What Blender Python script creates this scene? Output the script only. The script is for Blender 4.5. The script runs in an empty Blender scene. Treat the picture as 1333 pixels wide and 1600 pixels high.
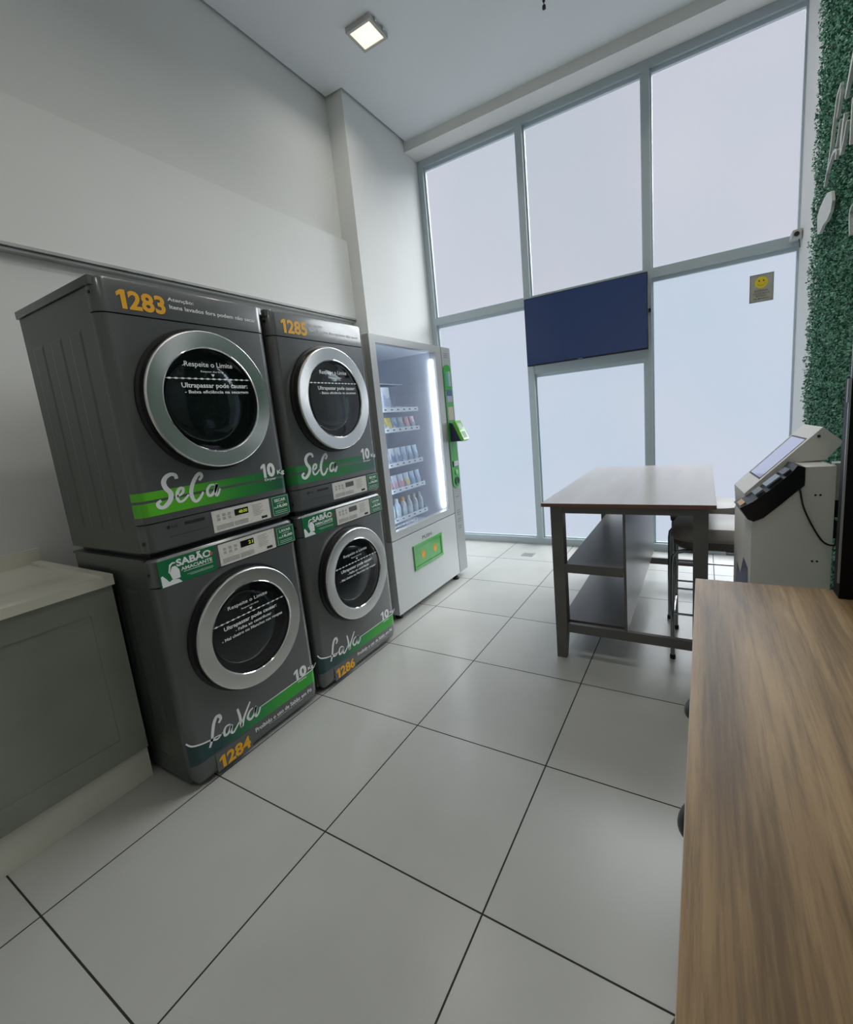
import bpy, bmesh, math, random
from mathutils import Vector, Matrix
random.seed(7)
C = bpy.context.scene.collection
PI = math.pi

# ------------------------------------------------------------------ camera, world, exposure, lights
cam = bpy.data.cameras.new('camera'); co = bpy.data.objects.new('camera', cam); C.objects.link(co)
YAW, PITCH, ROLL = 0.5471, -0.1711, -0.0951
fwd = Vector((-math.sin(YAW)*math.cos(PITCH), math.cos(YAW)*math.cos(PITCH), math.sin(PITCH)))
rt = Vector((math.cos(YAW), math.sin(YAW), 0)); up = rt.cross(fwd)
r2 = rt*math.cos(ROLL)+up*math.sin(ROLL); u2 = up*math.cos(ROLL)-rt*math.sin(ROLL)
M3 = Matrix((r2, u2, -fwd)).transposed()
co.matrix_world = Matrix.Translation((1.7359, -0.8128, 1.3822)) @ M3.to_4x4()
cam.sensor_fit = 'AUTO'; cam.sensor_width = 36; cam.lens = 702.54/1600*36
cam.shift_x = -12.93/1600; cam.shift_y = -19.6/1600; cam.clip_start = 0.02
bpy.context.scene.camera = co
sc = bpy.context.scene
sc.view_settings.view_transform = 'Standard'; sc.view_settings.look = 'None'
sc.view_settings.exposure = 0.0; sc.view_settings.gamma = 1
sc.view_settings.use_curve_mapping = False
w = bpy.data.worlds.new('world'); sc.world = w; w.use_nodes = True
w.node_tree.nodes['Background'].inputs[0].default_value = (.80, .88, 1, 1)
w.node_tree.nodes['Background'].inputs[1].default_value = .7
PANE = 0.90        # radiance of the frosted daylight panes
def area(name, loc, size, power, col, rot=(0, 0, 0)):
    l = bpy.data.lights.new(name, 'AREA'); l.shape = 'SQUARE'; l.size = size; l.energy = power; l.color = col; l.spread = math.radians(150)
    o = bpy.data.objects.new(name, l); C.objects.link(o); o.location = loc; o.rotation_euler = rot
    return o
# daylight falling through the partly clear frosted film, very soft
sl = bpy.data.lights.new('daylight', 'SUN'); sl.energy = 36.0; sl.angle = math.radians(55); sl.color = (.93, .97, 1)
so = bpy.data.objects.new('daylight', sl); C.objects.link(so); so.location = (1, 6, 6)
so.rotation_euler = Vector((-.36, -.78, -.74)).to_track_quat('-Z', 'Y').to_euler()
LAMPS = [(-.315, 2.237, 4), (1.45, 2.237, 7), (.65, .80, 8), (1.75, .75, 4), (-.1, -.95, 1.6), (1.75, -1.25, 6)]  # first lamp is in view; the others are added as fill light
for lx, ly, lp in LAMPS:
    area('lamp_light', (lx, ly, 4.075), .15, lp, (1, .955, .88))

# ------------------------------------------------------------------ materials
def mat(name, col, rough=.5, metal=0, coat=0, spec=.5, emit=None, es=0, trans=0, coatr=.05):
    m = bpy.data.materials.new(name); m.use_nodes = True
    b = m.node_tree.nodes['Principled BSDF']
    c = tuple(col)+(1,)
    b.inputs['Base Color'].default_value = c; b.inputs['Roughness'].default_value = rough
    b.inputs['Metallic'].default_value = metal; b.inputs['Coat Weight'].default_value = coat
    b.inputs['Coat Roughness'].default_value = coatr
    b.inputs['Specular IOR Level'].default_value = spec; b.inputs['Transmission Weight'].default_value = trans
    if emit: b.inputs['Emission Color'].default_value = tuple(emit)+(1,); b.inputs['Emission Strength'].default_value = es
    return m
def S(r, g, b):   # sRGB 0-255 -> linear
    f = lambda v: (v/255/12.92 if v/255 <= .04045 else ((v/255+.055)/1.055)**2.4)
    return (f(r), f(g), f(b))
def N(m): return m.node_tree.nodes
def noise_bump(m, scale=200, strength=.1, dist=.001, stretch=None):
    nt = m.node_tree; t = nt.nodes.new('ShaderNodeTexCoord'); n = nt.nodes.new('ShaderNodeTexNoise')
    mp = nt.nodes.new('ShaderNodeMapping'); bp = nt.nodes.new('ShaderNodeBump')
    if stretch: mp.inputs['Scale'].default_value = stretch
    n.inputs['Scale'].default_value = scale; bp.inputs['Strength'].default_value = strength; bp.inputs['Distance'].default_value = dist
    nt.links.new(t.outputs['Object'], mp.inputs[0]); nt.links.new(mp.outputs[0], n.inputs['Vector'])
    nt.links.new(n.outputs['Fac'], bp.inputs['Height']); nt.links.new(bp.outputs[0], nt.nodes['Principled BSDF'].inputs['Normal'])
    return m
def noise_color(m, cols, scale=3, stretch=(1, 1, 1), detail=4, pos=None, dist=0):
    nt = m.node_tree; t = nt.nodes.new('ShaderNodeTexCoord'); n = nt.nodes.new('ShaderNodeTexNoise')
    mp = nt.nodes.new('ShaderNodeMapping'); r = nt.nodes.new('ShaderNodeValToRGB')
    mp.inputs['Scale'].default_value = stretch; n.inputs['Scale'].default_value = scale; n.inputs['Detail'].default_value = detail
    n.inputs['Distortion'].default_value = dist
    pos = pos or [.3+.4*i/(len(cols)-1) for i in range(len(cols))]
    e = r.color_ramp.elements
    while len(e) < len(cols): e.new(.5)
    for i, c in enumerate(cols): e[i].position = pos[i]; e[i].color = tuple(c)+(1,)
    nt.links.new(t.outputs['Object'], mp.inputs[0]); nt.links.new(mp.outputs[0], n.inputs['Vector'])
    nt.links.new(n.outputs['Fac'], r.inputs[0]); nt.links.new(r.outputs[0], nt.nodes['Principled BSDF'].inputs['Base Color'])
    return m

wall_m = noise_bump(noise_color(mat('wall_paint', (.62, .62, .6), .7, spec=.3), [(.74, .75, .73), (.78, .79, .77)], 1.2), 60, .05, .001)
ceil_m = noise_color(mat('ceiling_paint', (.6, .6, .6), .8, spec=.2), [(.74, .765, .78), (.77, .795, .81)], 1.5)
beam_m = mat('beam_paint', (.74, .74, .71), .8, spec=.2)
dark_gap = mat('shadow_gap', (.02, .02, .02), .9)
alu = noise_bump(mat('painted_aluminium', S(178, 190, 196), .35, spec=.5), 300, .03)
graph = noise_bump(mat('graphite_paint', S(94, 97, 97), .30, metal=.3, coat=.5, coatr=.12), 900, .02)
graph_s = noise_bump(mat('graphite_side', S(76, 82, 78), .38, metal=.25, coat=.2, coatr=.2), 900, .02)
black = mat('black_plastic', (.006, .006, .007), .35)
rubber = mat('black_rubber', (.008, .008, .008), .7)
chrome = mat('chrome', (.75, .75, .76), .08, metal=1)
white_ink = mat('white_ink', S(235, 238, 238), .5)
yellow_ink = mat('yellow_ink', S(240, 175, 30), .5)
grey_ink = mat('grey_ink', S(90, 92, 92), .5)
dark_ink = mat('dark_ink', S(30, 32, 32), .5)
green_ink = mat('green_ink', S(16, 112, 66), .35, coat=.3)
label_m = noise_color(mat('label_paper', S(222, 220, 212), .45), [S(216, 214, 206), S(230, 228, 220)], 30)

def brushed():
    m = mat('brushed_steel', (.78, .78, .77), .26, metal=1)
    nt = m.node_tree; b = nt.nodes['Principled BSDF']; b.inputs['Anisotropic'].default_value = .75
    tg = nt.nodes.new('ShaderNodeTangent'); tg.direction_type = 'RADIAL'; tg.axis = 'X'
    nt.links.new(tg.outputs[0], b.inputs['Tangent'])
    return m
steel = brushed()

def floor_mat():
    m = mat('floor_tiles', (.5, .5, .48), .22, spec=.5); nt = m.node_tree; b = nt.nodes['Principled BSDF']
    t = nt.nodes.new('ShaderNodeTexCoord'); mp = nt.nodes.new('ShaderNodeMapping')
    mp.inputs['Location'].default_value = (.0047+.0025, -.1016+.0025, 0)
    br = nt.nodes.new('ShaderNodeTexBrick'); br.offset = 0; br.squash = 1
    br.inputs['Scale'].default_value = 1; br.inputs['Brick Width'].default_value = .607; br.inputs['Row Height'].default_value = .607
    br.inputs['Mortar Size'].default_value = .0028; br.inputs['Mortar Smooth'].default_value = .1; br.inputs['Bias'].default_value = 0
    br.inputs['Color1'].default_value = (.47, .475, .445, 1); br.inputs['Color2'].default_value = (.50, .505, .475, 1)
    br.inputs['Mortar'].default_value = (.018, .018, .016, 1)
    n = nt.nodes.new('ShaderNodeTexNoise'); n.inputs['Scale'].default_value = 2.2; n.inputs['Detail'].default_value = 6
    mx = nt.nodes.new('ShaderNodeMix'); mx.data_type = 'RGBA'; mx.blend_type = 'MULTIPLY'; mx.inputs[0].default_value = .25
    nt.links.new(t.outputs['Object'], mp.inputs[0]); nt.links.new(mp.outputs[0], br.inputs['Vector'])
    nt.links.new(t.outputs['Object'], n.inputs['Vector'])
    nt.links.new(br.outputs['Color'], mx.inputs[6]); nt.links.new(n.outputs['Fac'], mx.inputs[7])
    mul = nt.nodes.new('ShaderNodeMix'); mul.data_type = 'RGBA'; mul.blend_type = 'MULTIPLY'; mul.inputs[0].default_value = 1
    nt.links.new(mx.outputs[2], b.inputs['Base Color'])
    mr = nt.nodes.new('ShaderNodeMapRange'); mr.inputs[3].default_value = .27; mr.inputs[4].default_value = .85
    nt.links.new(br.outputs['Fac'], mr.inputs[0]); nt.links.new(mr.outputs[0], b.inputs['Roughness'])
    bp = nt.nodes.new('ShaderNodeBump'); bp.invert = True; bp.inputs['Distance'].default_value = .002; bp.inputs['Strength'].default_value = .6
    nt.links.new(br.outputs['Fac'], bp.inputs['Height']); nt.links.new(bp.outputs[0], b.inputs['Normal'])
    nt.nodes.remove(mul)
    return m
floor_m = floor_mat()

def pane_mat(k, upper):
    m = bpy.data.materials.new('frosted_daylight_glass'); m.use_nodes = True; nt = m.node_tree
    b = nt.nodes['Principled BSDF']; b.inputs['Base Color'].default_value = (.12, .125, .13, 1); b.inputs['Roughness'].default_value = .35
    b.inputs['Specular IOR Level'].default_value = .15
    t = nt.nodes.new('ShaderNodeTexCoord'); n = nt.nodes.new('ShaderNodeTexNoise'); n.inputs['Scale'].default_value = .7; n.inputs['Detail'].default_value = 1
    r = nt.nodes.new('ShaderNodeValToRGB'); e = r.color_ramp.elements
    e[0].position = .35; e[1].position = .65
    if upper: e[0].color = (.56, .61, .70, 1); e[1].color = (.62, .63, .72, 1)
    else: e[0].color = (.51, .61, .73, 1); e[1].color = (.58, .63, .75, 1)
    nt.links.new(t.outputs['Object'], n.inputs['Vector']); nt.links.new(n.outputs['Fac'], r.inputs[0])
    nt.links.new(r.outputs[0], b.inputs['Emission Color']); b.inputs['Emission Strength'].default_value = PANE*k
    tp = nt.nodes.new('ShaderNodeBsdfTransparent'); ms = nt.nodes.new('ShaderNodeMixShader'); ms.inputs[0].default_value = .4
    nt.links.new(b.outputs[0], ms.inputs[1]); nt.links.new(tp.outputs[0], ms.inputs[2]); nt.links.new(ms.outputs[0], nt.nodes['Material Output'].inputs[0])
    return m

def wood_mat():
    m = mat('oak_laminate', (.2, .13, .08), .45, spec=.28); nt = m.node_tree; b = nt.nodes['Principled BSDF']
    t = nt.nodes.new('ShaderNodeTexCoord'); mp = nt.nodes.new('ShaderNodeMapping'); mp.inputs['Scale'].default_value = (1, .10, 1)
    mp2 = nt.nodes.new('ShaderNodeMapping'); mp2.inputs['Scale'].default_value = (1, .045, 1)
    n1 = nt.nodes.new('ShaderNodeTexNoise'); n1.inputs['Scale'].default_value = 9; n1.inputs['Detail'].default_value = 5; n1.inputs['Distortion'].default_value = .7
    n2 = nt.nodes.new('ShaderNodeTexNoise'); n2.inputs['Scale'].default_value = 70; n2.inputs['Detail'].default_value = 7; n2.inputs['Roughness'].default_value = .7
    r1 = nt.nodes.new('ShaderNodeValToRGB'); e = r1.color_ramp.elements
    e[0].position = .30; e[0].color = (.115, .068, .030, 1); e[1].position = .68; e[1].color = (.40, .27, .135, 1)
    x = e.new(.45); x.color = (.235, .150, .070, 1); x = e.new(.56); x.color = (.30, .197, .095, 1)
    r2_ = nt.nodes.new('ShaderNodeValToRGB'); e = r2_.color_ramp.elements
    e[0].position = .38; e[0].color = (.45, .43, .41, 1); e[1].position = .56; e[1].color = (1, 1, 1, 1)
    mx = nt.nodes.new('ShaderNodeMix'); mx.data_type = 'RGBA'; mx.blend_type = 'MULTIPLY'; mx.inputs[0].default_value = .7
    nt.links.new(t.outputs['Object'], mp.inputs[0]); nt.links.new(t.outputs['Object'], mp2.inputs[0])
    nt.links.new(mp.outputs[0], n1.inputs['Vector']); nt.links.new(mp2.outputs[0], n2.inputs['Vector'])
    nt.links.new(n1.outputs['Fac'], r1.inputs[0]); nt.links.new(n2.outputs['Fac'], r2_.inputs[0])
    nt.links.new(r1.outputs[0], mx.inputs[6]); nt.links.new(r2_.outputs[0], mx.inputs[7])
    nt.links.new(mx.outputs[2], b.inputs['Base Color'])
    bp = nt.nodes.new('ShaderNodeBump'); bp.inputs['Strength'].default_value = .15; bp.inputs['Distance'].default_value = .0005
    nt.links.new(n2.outputs['Fac'], bp.inputs['Height']); nt.links.new(bp.outputs[0], b.inputs['Normal'])
    return m
wood = wood_mat()
grey_lam = noise_color(mat('grey_laminate', S(95, 93, 90), .35), [S(88, 87, 84), S(100, 98, 95)], 6, (1, .1, 1))
top_lam = noise_color(mat('taupe_laminate', S(150, 145, 138), .22), [S(162, 158, 156), S(180, 176, 172)], 5, (1, .12, 1))
edge_lam = mat('brown_edge_band', S(110, 82, 66), .5)

def band_mat(name, a, b_, c, y0, y1):    # colour gradient along the sticker
    m = mat(name, a, .35, coat=.2); nt = m.node_tree; t = nt.nodes.new('ShaderNodeTexCoord'); s = nt.nodes.new('ShaderNodeSeparateXYZ')
    mr = nt.nodes.new('ShaderNodeMapRange'); mr.inputs[1].default_value = y0; mr.inputs[2].default_value = y1
    r = nt.nodes.new('ShaderNodeValToRGB'); e = r.color_ramp.elements
    e[0].position = .25; e[0].color = tuple(a)+(1,); e[1].position = .95; e[1].color = tuple(c)+(1,); k = e.new(.6); k.color = tuple(b_)+(1,)
    nt.links.new(t.outputs['Object'], s.inputs[0]); nt.links.new(s.outputs['Y'], mr.inputs[0]); nt.links.new(mr.outputs[0], r.inputs[0])
    nt.links.new(r.outputs[0], nt.nodes['Principled BSDF'].inputs['Base Color'])
    return m
band1 = band_mat('printed_green_band', S(92, 190, 40), S(40, 140, 50), S(18, 84, 58), 0, .686)
band1_washed = band_mat('green_band_reflection_wash', S(22, 125, 58), S(24, 120, 62), S(60, 100, 95), 0, .686)  # second dryer's green print with a grey-teal reflection painted into its colour
band2 = band_mat('printed_teal_band', S(22, 62, 66), S(30, 130, 70), S(45, 165, 45), 0, .5)

# ------------------------------------------------------------------ mesh helpers
def link(name, me, m, parent=None, smooth=False):
    o = bpy.data.objects.new(name, me); C.objects.link(o)
    if m: 
        for k in (m if isinstance(m, (list, tuple)) else [m]): me.materials.append(k)
    if parent: o.parent = parent
    if smooth:
        for p in me.polygons: p.use_smooth = True
    return o
def fin(bm, name, m, parent=None, smooth=False, bevel=0, seg=2, sharp=35):
    if bevel:
        es = [e for e in bm.edges if len(e.link_faces) == 2 and e.calc_face_angle(0) > .6]
        bmesh.ops.bevel(bm, geom=es, offset=bevel, segments=seg, affect='EDGES', profile=.5)
    bmesh.ops.recalc_face_normals(bm, faces=bm.faces[:])
    me = bpy.data.meshes.new(name); bm.to_mesh(me); bm.free()
    o = link(name, me, m, parent, False)
    if smooth or bevel:
        for p in me.polygons: p.use_smooth = True
        try: me.set_sharp_from_angle(angle=math.radians(sharp))
        except Exception: pass
    return o
def bx(bm, x0, x1, y0, y1, z0, z1):
    vs = [bm.verts.new((x, y, z)) for x in (x0, x1) for y in (y0, y1) for z in (z0, z1)]
    for f in ((0, 1, 3, 2), (4, 6, 7, 5), (0, 4, 5, 1), (2, 3, 7, 6), (0, 2, 6, 4), (1, 5, 7, 3)): bm.faces.new([vs[i] for i in f])
    return vs
def box(name, m, x0, x1, y0, y1, z0, z1, parent=None, bevel=0):
    bm = bmesh.new(); bx(bm, x0, x1, y0, y1, z0, z1); return fin(bm, name, m, parent, bevel=bevel)
def boxes(name, m, L, parent=None, bevel=0):
    bm = bmesh.new()
    for b in L: bx(bm, *b)
    return fin(bm, name, m, parent, bevel=bevel)
def loft(bm, rings, cap=True, close=True):
    R = [[bm.verts.new(p) for p in r] for r in rings]; n = len(R[0])
    for a, b in zip(R, R[1:]):
        for i in range(n if close else n-1): bm.faces.new((a[i], a[(i+1) % n], b[(i+1) % n], b[i]))
    if cap: bm.faces.new(R[0][::-1]); bm.faces.new(R[-1])
    return R
def rrect(x0, x1, y0, y1, r, n=6, back=False):   # plan outline, round at x1 (front); back corners too if asked
    pts = []
    def arc(cx, cy, a0):
        for i in range(n+1):
            a = a0+PI/2*i/n; pts.append((cx+r*math.cos(a), cy+r*math.sin(a)))
    arc(x1-r, y1-r, 0)
    if back: arc(x0+r, y1-r, PI/2); arc(x0+r, y0+r, PI)
    else: pts.extend([(x0, y1), (x0, y0)])
    arc(x1-r, y0+r, -PI/2)
    return pts
def prism_z(name, m, out, z0, z1, parent=None, bevel=0, smooth=True, steps=None):
    bm = bmesh.new(); rings = []
    for z, ins in (steps or [(z0, 0), (z1, 0)]):
        cx = sum(p[0] for p in out)/len(out); cy = sum(p[1] for p in out)/len(out)
        mx = max(abs(p[0]-cx) for p in out); my = max(abs(p[1]-cy) for p in out)
        rings.append([(cx+(p[0]-cx)*(1-ins/mx), cy+(p[1]-cy)*(1-ins/my), z) for p in out])
    loft(bm, rings); return fin(bm, name, m, parent, smooth=smooth, bevel=bevel)
def lathe_x(bm, prof, cy, cz, n=72, cap0=False, cap1=False):   # profile of (x, r) about an axis along x
    rings = []
    for x, r in prof: rings.append([bm.verts.new((x, cy+r*math.cos(2*PI*i/n), cz+r*math.sin(2*PI*i/n))) for i in range(n)])
    for a, b in zip(rings, rings[1:]):
        for i in range(n): bm.faces.new((a[i], a[(i+1) % n], b[(i+1) % n], b[i]))
    if cap0: bm.faces.new(rings[0][::-1])
    if cap1: bm.faces.new(rings[-1])
def lathe_z(bm, prof, cx, cy, n=32, cap0=True, cap1=True):
    rings = [[bm.verts.new((cx+r*math.cos(2*PI*i/n), cy+r*math.sin(2*PI*i/n), z)) for i in range(n)] for z, r in prof]
    for a, b in zip(rings, rings[1:]):
        for i in range(n): bm.faces.new((a[i], a[(i+1) % n], b[(i+1) % n], b[i]))
    if cap0: bm.faces.new(rings[0][::-1])
    if cap1: bm.faces.new(rings[-1])
def tube(bm, pts, r, n=10, caps=True):
    pts = [Vector(p) for p in pts]; rings = []; prev = None
    for i, p in enumerate(pts):
        d = ((pts[min(i+1, len(pts)-1)]-pts[max(i-1, 0)])).normalized()
        if prev is None: a = d.orthogonal().normalized()
        else: a = (prev-d*prev.dot(d)).normalized()
        prev = a; b = d.cross(a); rr = r[i] if isinstance(r, (list, tuple)) else r
        rings.append([p+a*rr*math.cos(2*PI*k/n)+b*rr*math.sin(2*PI*k/n) for k in range(n)])
    loft(bm, rings, cap=caps)
def smooth_pts(pts, k=6):     # Catmull-Rom
    P = [Vector(p) for p in pts]; out = []
    for i in range(len(P)-1):
        a, b, c, d = P[max(i-1, 0)], P[i], P[i+1], P[min(i+2, len(P)-1)]
        for j in range(k):
            t = j/k; out.append(.5*((2*b)+(c-a)*t+(2*a-5*b+4*c-d)*t*t+(3*b-a-3*c+d)*t**3))
    out.append(P[-1]); return out
def ribbon(bm, pts, wd, x, th=.0006, taper=True):   # flat brush stroke on a plane facing +x; pts (y,z)
    P = smooth_pts([(p[0], p[1], 0) for p in pts], 5); n = len(P); L = []; Rr = []
    for i, p in enumerate(P):
        d = (P[min(i+1, n-1)]-P[max(i-1, 0)])
        if d.length == 0: d = Vector((1, 0, 0))
        d.normalize(); q = Vector((-d.y, d.x, 0)); t = i/(n-1)
        ww = wd/2*(.55+.45*math.sin(PI*min(1, max(0, t*.9+.08))) if taper else 1)
        ww *= (1+.25*abs(d.y)-.1)
        a = p+q*ww; b = p-q*ww
        L.append(bm.verts.new((x, a.x, a.y))); Rr.append(bm.verts.new((x, b.x, b.y)))
    for i in range(n-1): bm.faces.new((L[i], Rr[i], Rr[i+1], L[i+1]))
def poly_x(bm, pts, x): return bm.faces.new([bm.verts.new((x, p[0], p[1])) for p in pts])
_tc = {}
def glyphs(s, bold=0.0):
    k = (s, bold)
    if k in _tc: return _tc[k]
    cu = bpy.data.curves.new('t', 'FONT'); cu.body = s; cu.size = 1; cu.offset = bold; cu.resolution_u = 3
    o = bpy.data.objects.new('t', cu); C.objects.link(o)
    dg = bpy.context.evaluated_depsgraph_get(); me = bpy.data.meshes.new_from_object(o.evaluated_get(dg))
    V = [(v.co.x, v.co.y) for v in me.vertices]; F = [tuple(p.vertices) for p in me.polygons]
    bpy.data.objects.remove(o); bpy.data.curves.remove(cu); bpy.data.meshes.remove(me)
    x0 = min(v[0] for v in V); x1 = max(v[0] for v in V); y0 = min(v[1] for v in V); y1 = max(v[1] for v in V)
    V = [((a-x0)/(x1-x0), (b-y0)/(y1-y0)) for a, b in V]
    _tc[k] = (V, F); return _tc[k]
def txt(bm, s, y0, y1, z0, z1, x, bold=.015, f=None, mi=0):   # fitted into the box y0..y1, z0..z1 on plane x
    V, F = glyphs(s, bold)
    f = f or (lambda a, b: (x, y0+(y1-y0)*a, z0+(z1-z0)*b))
    vs = [bm.verts.new(f(a, b)) for a, b in V]
    for t in F:
        try: q = bm.faces.new([vs[i] for i in t]); q.material_index = mi
        except ValueError: pass
def num(bm, s, y0, y1, z0, z1, x, bold=.05):     # figures whose 1 carries a flag
    n = len(s); w1 = (y1-y0)*(.19 if n > 2 else .36); h = z1-z0
    poly_x(bm, [(y0+w1*a, z0+h*b) for a, b in ((.42, 0), (.95, 0), (.95, 1), (.50, 1), (0, .82), (0, .62), (.42, .74))], x)
    txt(bm, s[1:], y0+w1*1.18, y1, z0-h*.01, z1+h*.01, x, bold)
def ink(bm, name, m, parent):    # flat printed shapes, left as they are
    me = bpy.data.meshes.new(name); bm.to_mesh(me); bm.free(); return link(name, me, m, parent)
def thing(name, label, cat, loc=(0, 0, 0), rotz=0, group=None):
    o = bpy.data.objects.new(name, None); C.objects.link(o); o.empty_display_size = .1
    o.location = loc; o.rotation_euler = (0, 0, rotz); return tag(o, label, cat, group)
def tag(o, label, cat, group=None):
    o['label'] = label; o['category'] = cat
    if group: o['group'] = group
    return o
def struct(o): o['kind'] = 'structure'; return o

# ------------------------------------------------------------------ room shell
WL, WR, WIN, BK, H = -1.01, 2.334, 3.75, -2.6, 4.116
COLX, COLY = -.835, 2.5505
struct(box('floor', floor_m, WL-.1, WR+.1, BK-.1, WIN+.1, -.1, 0))
struct(box('wall_left', wall_m, WL-.1, WL, BK, WIN+.1, 0, 4.3))
struct(box('trim_1', wall_m, WL, COLX, COLY, WIN, 0, 4.22))
bh = struct(box('trim_2', noise_color(mat('bulkhead_pale', (.82, .82, .8), .7, spec=.3), [(.80, .81, .79), (.83, .84, .82)], 1.2), WL, -.957, BK, COLY, 2.352, 3.0))  # bulkhead toned slightly paler than the wall
struct(boxes('trim_3', noise_color(mat('grey_channel', S(180, 182, 180), .4), [S(170, 172, 170), S(190, 192, 190)], 8),
       [(WL, -.951, BK, COLY, 2.338, 2.352), (WL, -.965, BK, COLY, 2.322, 2.334)]))
struct(box('wall_right', wall_m, WR, WR+.1, BK, WIN+.1, 0, 4.3))
struct(box('wall_back', wall_m, WL-.1, WR+.1, BK-.1, BK, 0, 4.3))
# suspended ceiling with a shadow gap along the walls
G = .022
bm = bmesh.new()
bx(bm, WL+G, WR-G, BK+G, COLY-G, H, H+.03); bx(bm, COLX+G, WR-G, COLY-G, 3.459, H, H+.03)
struct(fin(bm, 'ceiling', ceil_m))
struct(box('trim_4', dark_gap, WL-.1, WR+.1, BK-.1, WIN+.1, H+.09, H+.2))
struct(box('trim_5', beam_m, COLX, WR, 3.459, WIN+.1, 4.028, H+.09))
struct(box('wall_front', wall_m, WL-.1, WR+.1, WIN+.03, WIN+.13, 4.0, 4.3))

# window wall
win = thing('window_1', 'x', 'x'); del win['label']; del win['category']; struct(win)
FY = 3.686
GY = 3.742
boxes('frame', alu, [(COLX, -.775, FY, WIN, .0, 4.028), (-.775, WR, FY, WIN, 3.965, 4.028), (-.775, WR, FY+.001, WIN, 0, .066)], win, bevel=.002)
box('mullion', alu, .225, .288, FY-.004, WIN, .066, 3.965, win, bevel=.002)
box('mullion', alu, 1.288, 1.345, FY-.004, WIN, .066, 3.965, win, bevel=.002)
TR = (2.405, 2.476)
for a, b in ((-.775, .225), (.288, 1.288), (1.345, WR)): box('transom', alu, a, b, FY, WIN, TR[0], TR[1], win, bevel=.002)
box('transom', alu, .288, 1.288, FY, WIN, 1.748, 1.832, win, bevel=.002)
bead = mat('glazing_bead', S(190, 204, 210), .3)
def pane(x0, x1, z0, z1, k):
    boxes('glazing_bead', bead, [(x0, x0+.014, FY+.03, GY, z0, z1), (x1-.014, x1, FY+.03, GY, z0, z1), (x0+.014, x1-.014, FY+.03, GY, z1-.03, z1), (x0+.014, x1-.014, FY+.03, GY, z0, z0+.012)], win)
    box('pane', pane_mat(k, z0 > 2), x0, x1, GY, GY+.006, z0, z1, win)
pane(-.775, .225, TR[1], 3.965, .98); pane(.288, 1.288, TR[1], 3.965, .92); pane(1.345, WR, TR[1], 3.965, .98)
pane(-.775, .225, .066, TR[0], 1.0); pane(.288, 1.288, 1.832, TR[0], .95); pane(.288, 1.288, .066, 1.748, 1.02); pane(1.345, WR, .066, TR[0], 1.04)

# ------------------------------------------------------------------ washing machines and dryers
glass_m = bpy.data.materials.new('smoked_glass'); glass_m.use_nodes = True
nt = glass_m.node_tree; nt.nodes.remove(nt.nodes['Principled BSDF'])
tr = nt.nodes.new('ShaderNodeBsdfTransparent'); tr.inputs[0].default_value = (.42, .45, .47, 1)
gl = nt.nodes.new('ShaderNodeBsdfGlossy'); gl.inputs['Roughness'].default_value = .03; gl.inputs['Color'].default_value = (1, 1, 1, 1)
fr = nt.nodes.new('ShaderNodeFresnel'); fr.inputs[0].default_value = 1.5; mxs = nt.nodes.new('ShaderNodeMixShader')
ge = nt.nodes.new('ShaderNodeNewGeometry'); iv = nt.nodes.new('ShaderNodeMath'); iv.operation = 'SUBTRACT'; iv.inputs[0].default_value = 1; nt.links.new(ge.outputs['Backfacing'], iv.inputs[1]); fm = nt.nodes.new('ShaderNodeMath'); fm.operation = 'MULTIPLY'; nt.links.new(fr.outputs[0], fm.inputs[0]); nt.links.new(iv.outputs[0], fm.inputs[1]); nt.links.new(fm.outputs[0], mxs.inputs[0]); nt.links.new(tr.outputs[0], mxs.inputs[1]); nt.links.new(gl.outputs[0], mxs.inputs[2])
nt.links.new(mxs.outputs[0], nt.nodes['Material Output'].inputs[0])
bowl_m = mat('dark_glass_bowl', (.03, .036, .038), .08, coat=1, spec=1)
drum_m = mat('dark_drum', (.01, .011, .012), .3)
disp_m = mat('display_black', (.008, .008, .006), .2)
lit_m = mat('display_digits', (.3, .4, .05), .5, emit=S(170, 190, 40), es=.5)
lcd_m = mat('display_grey', S(105, 106, 102), .3)
W_ = .686
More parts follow.
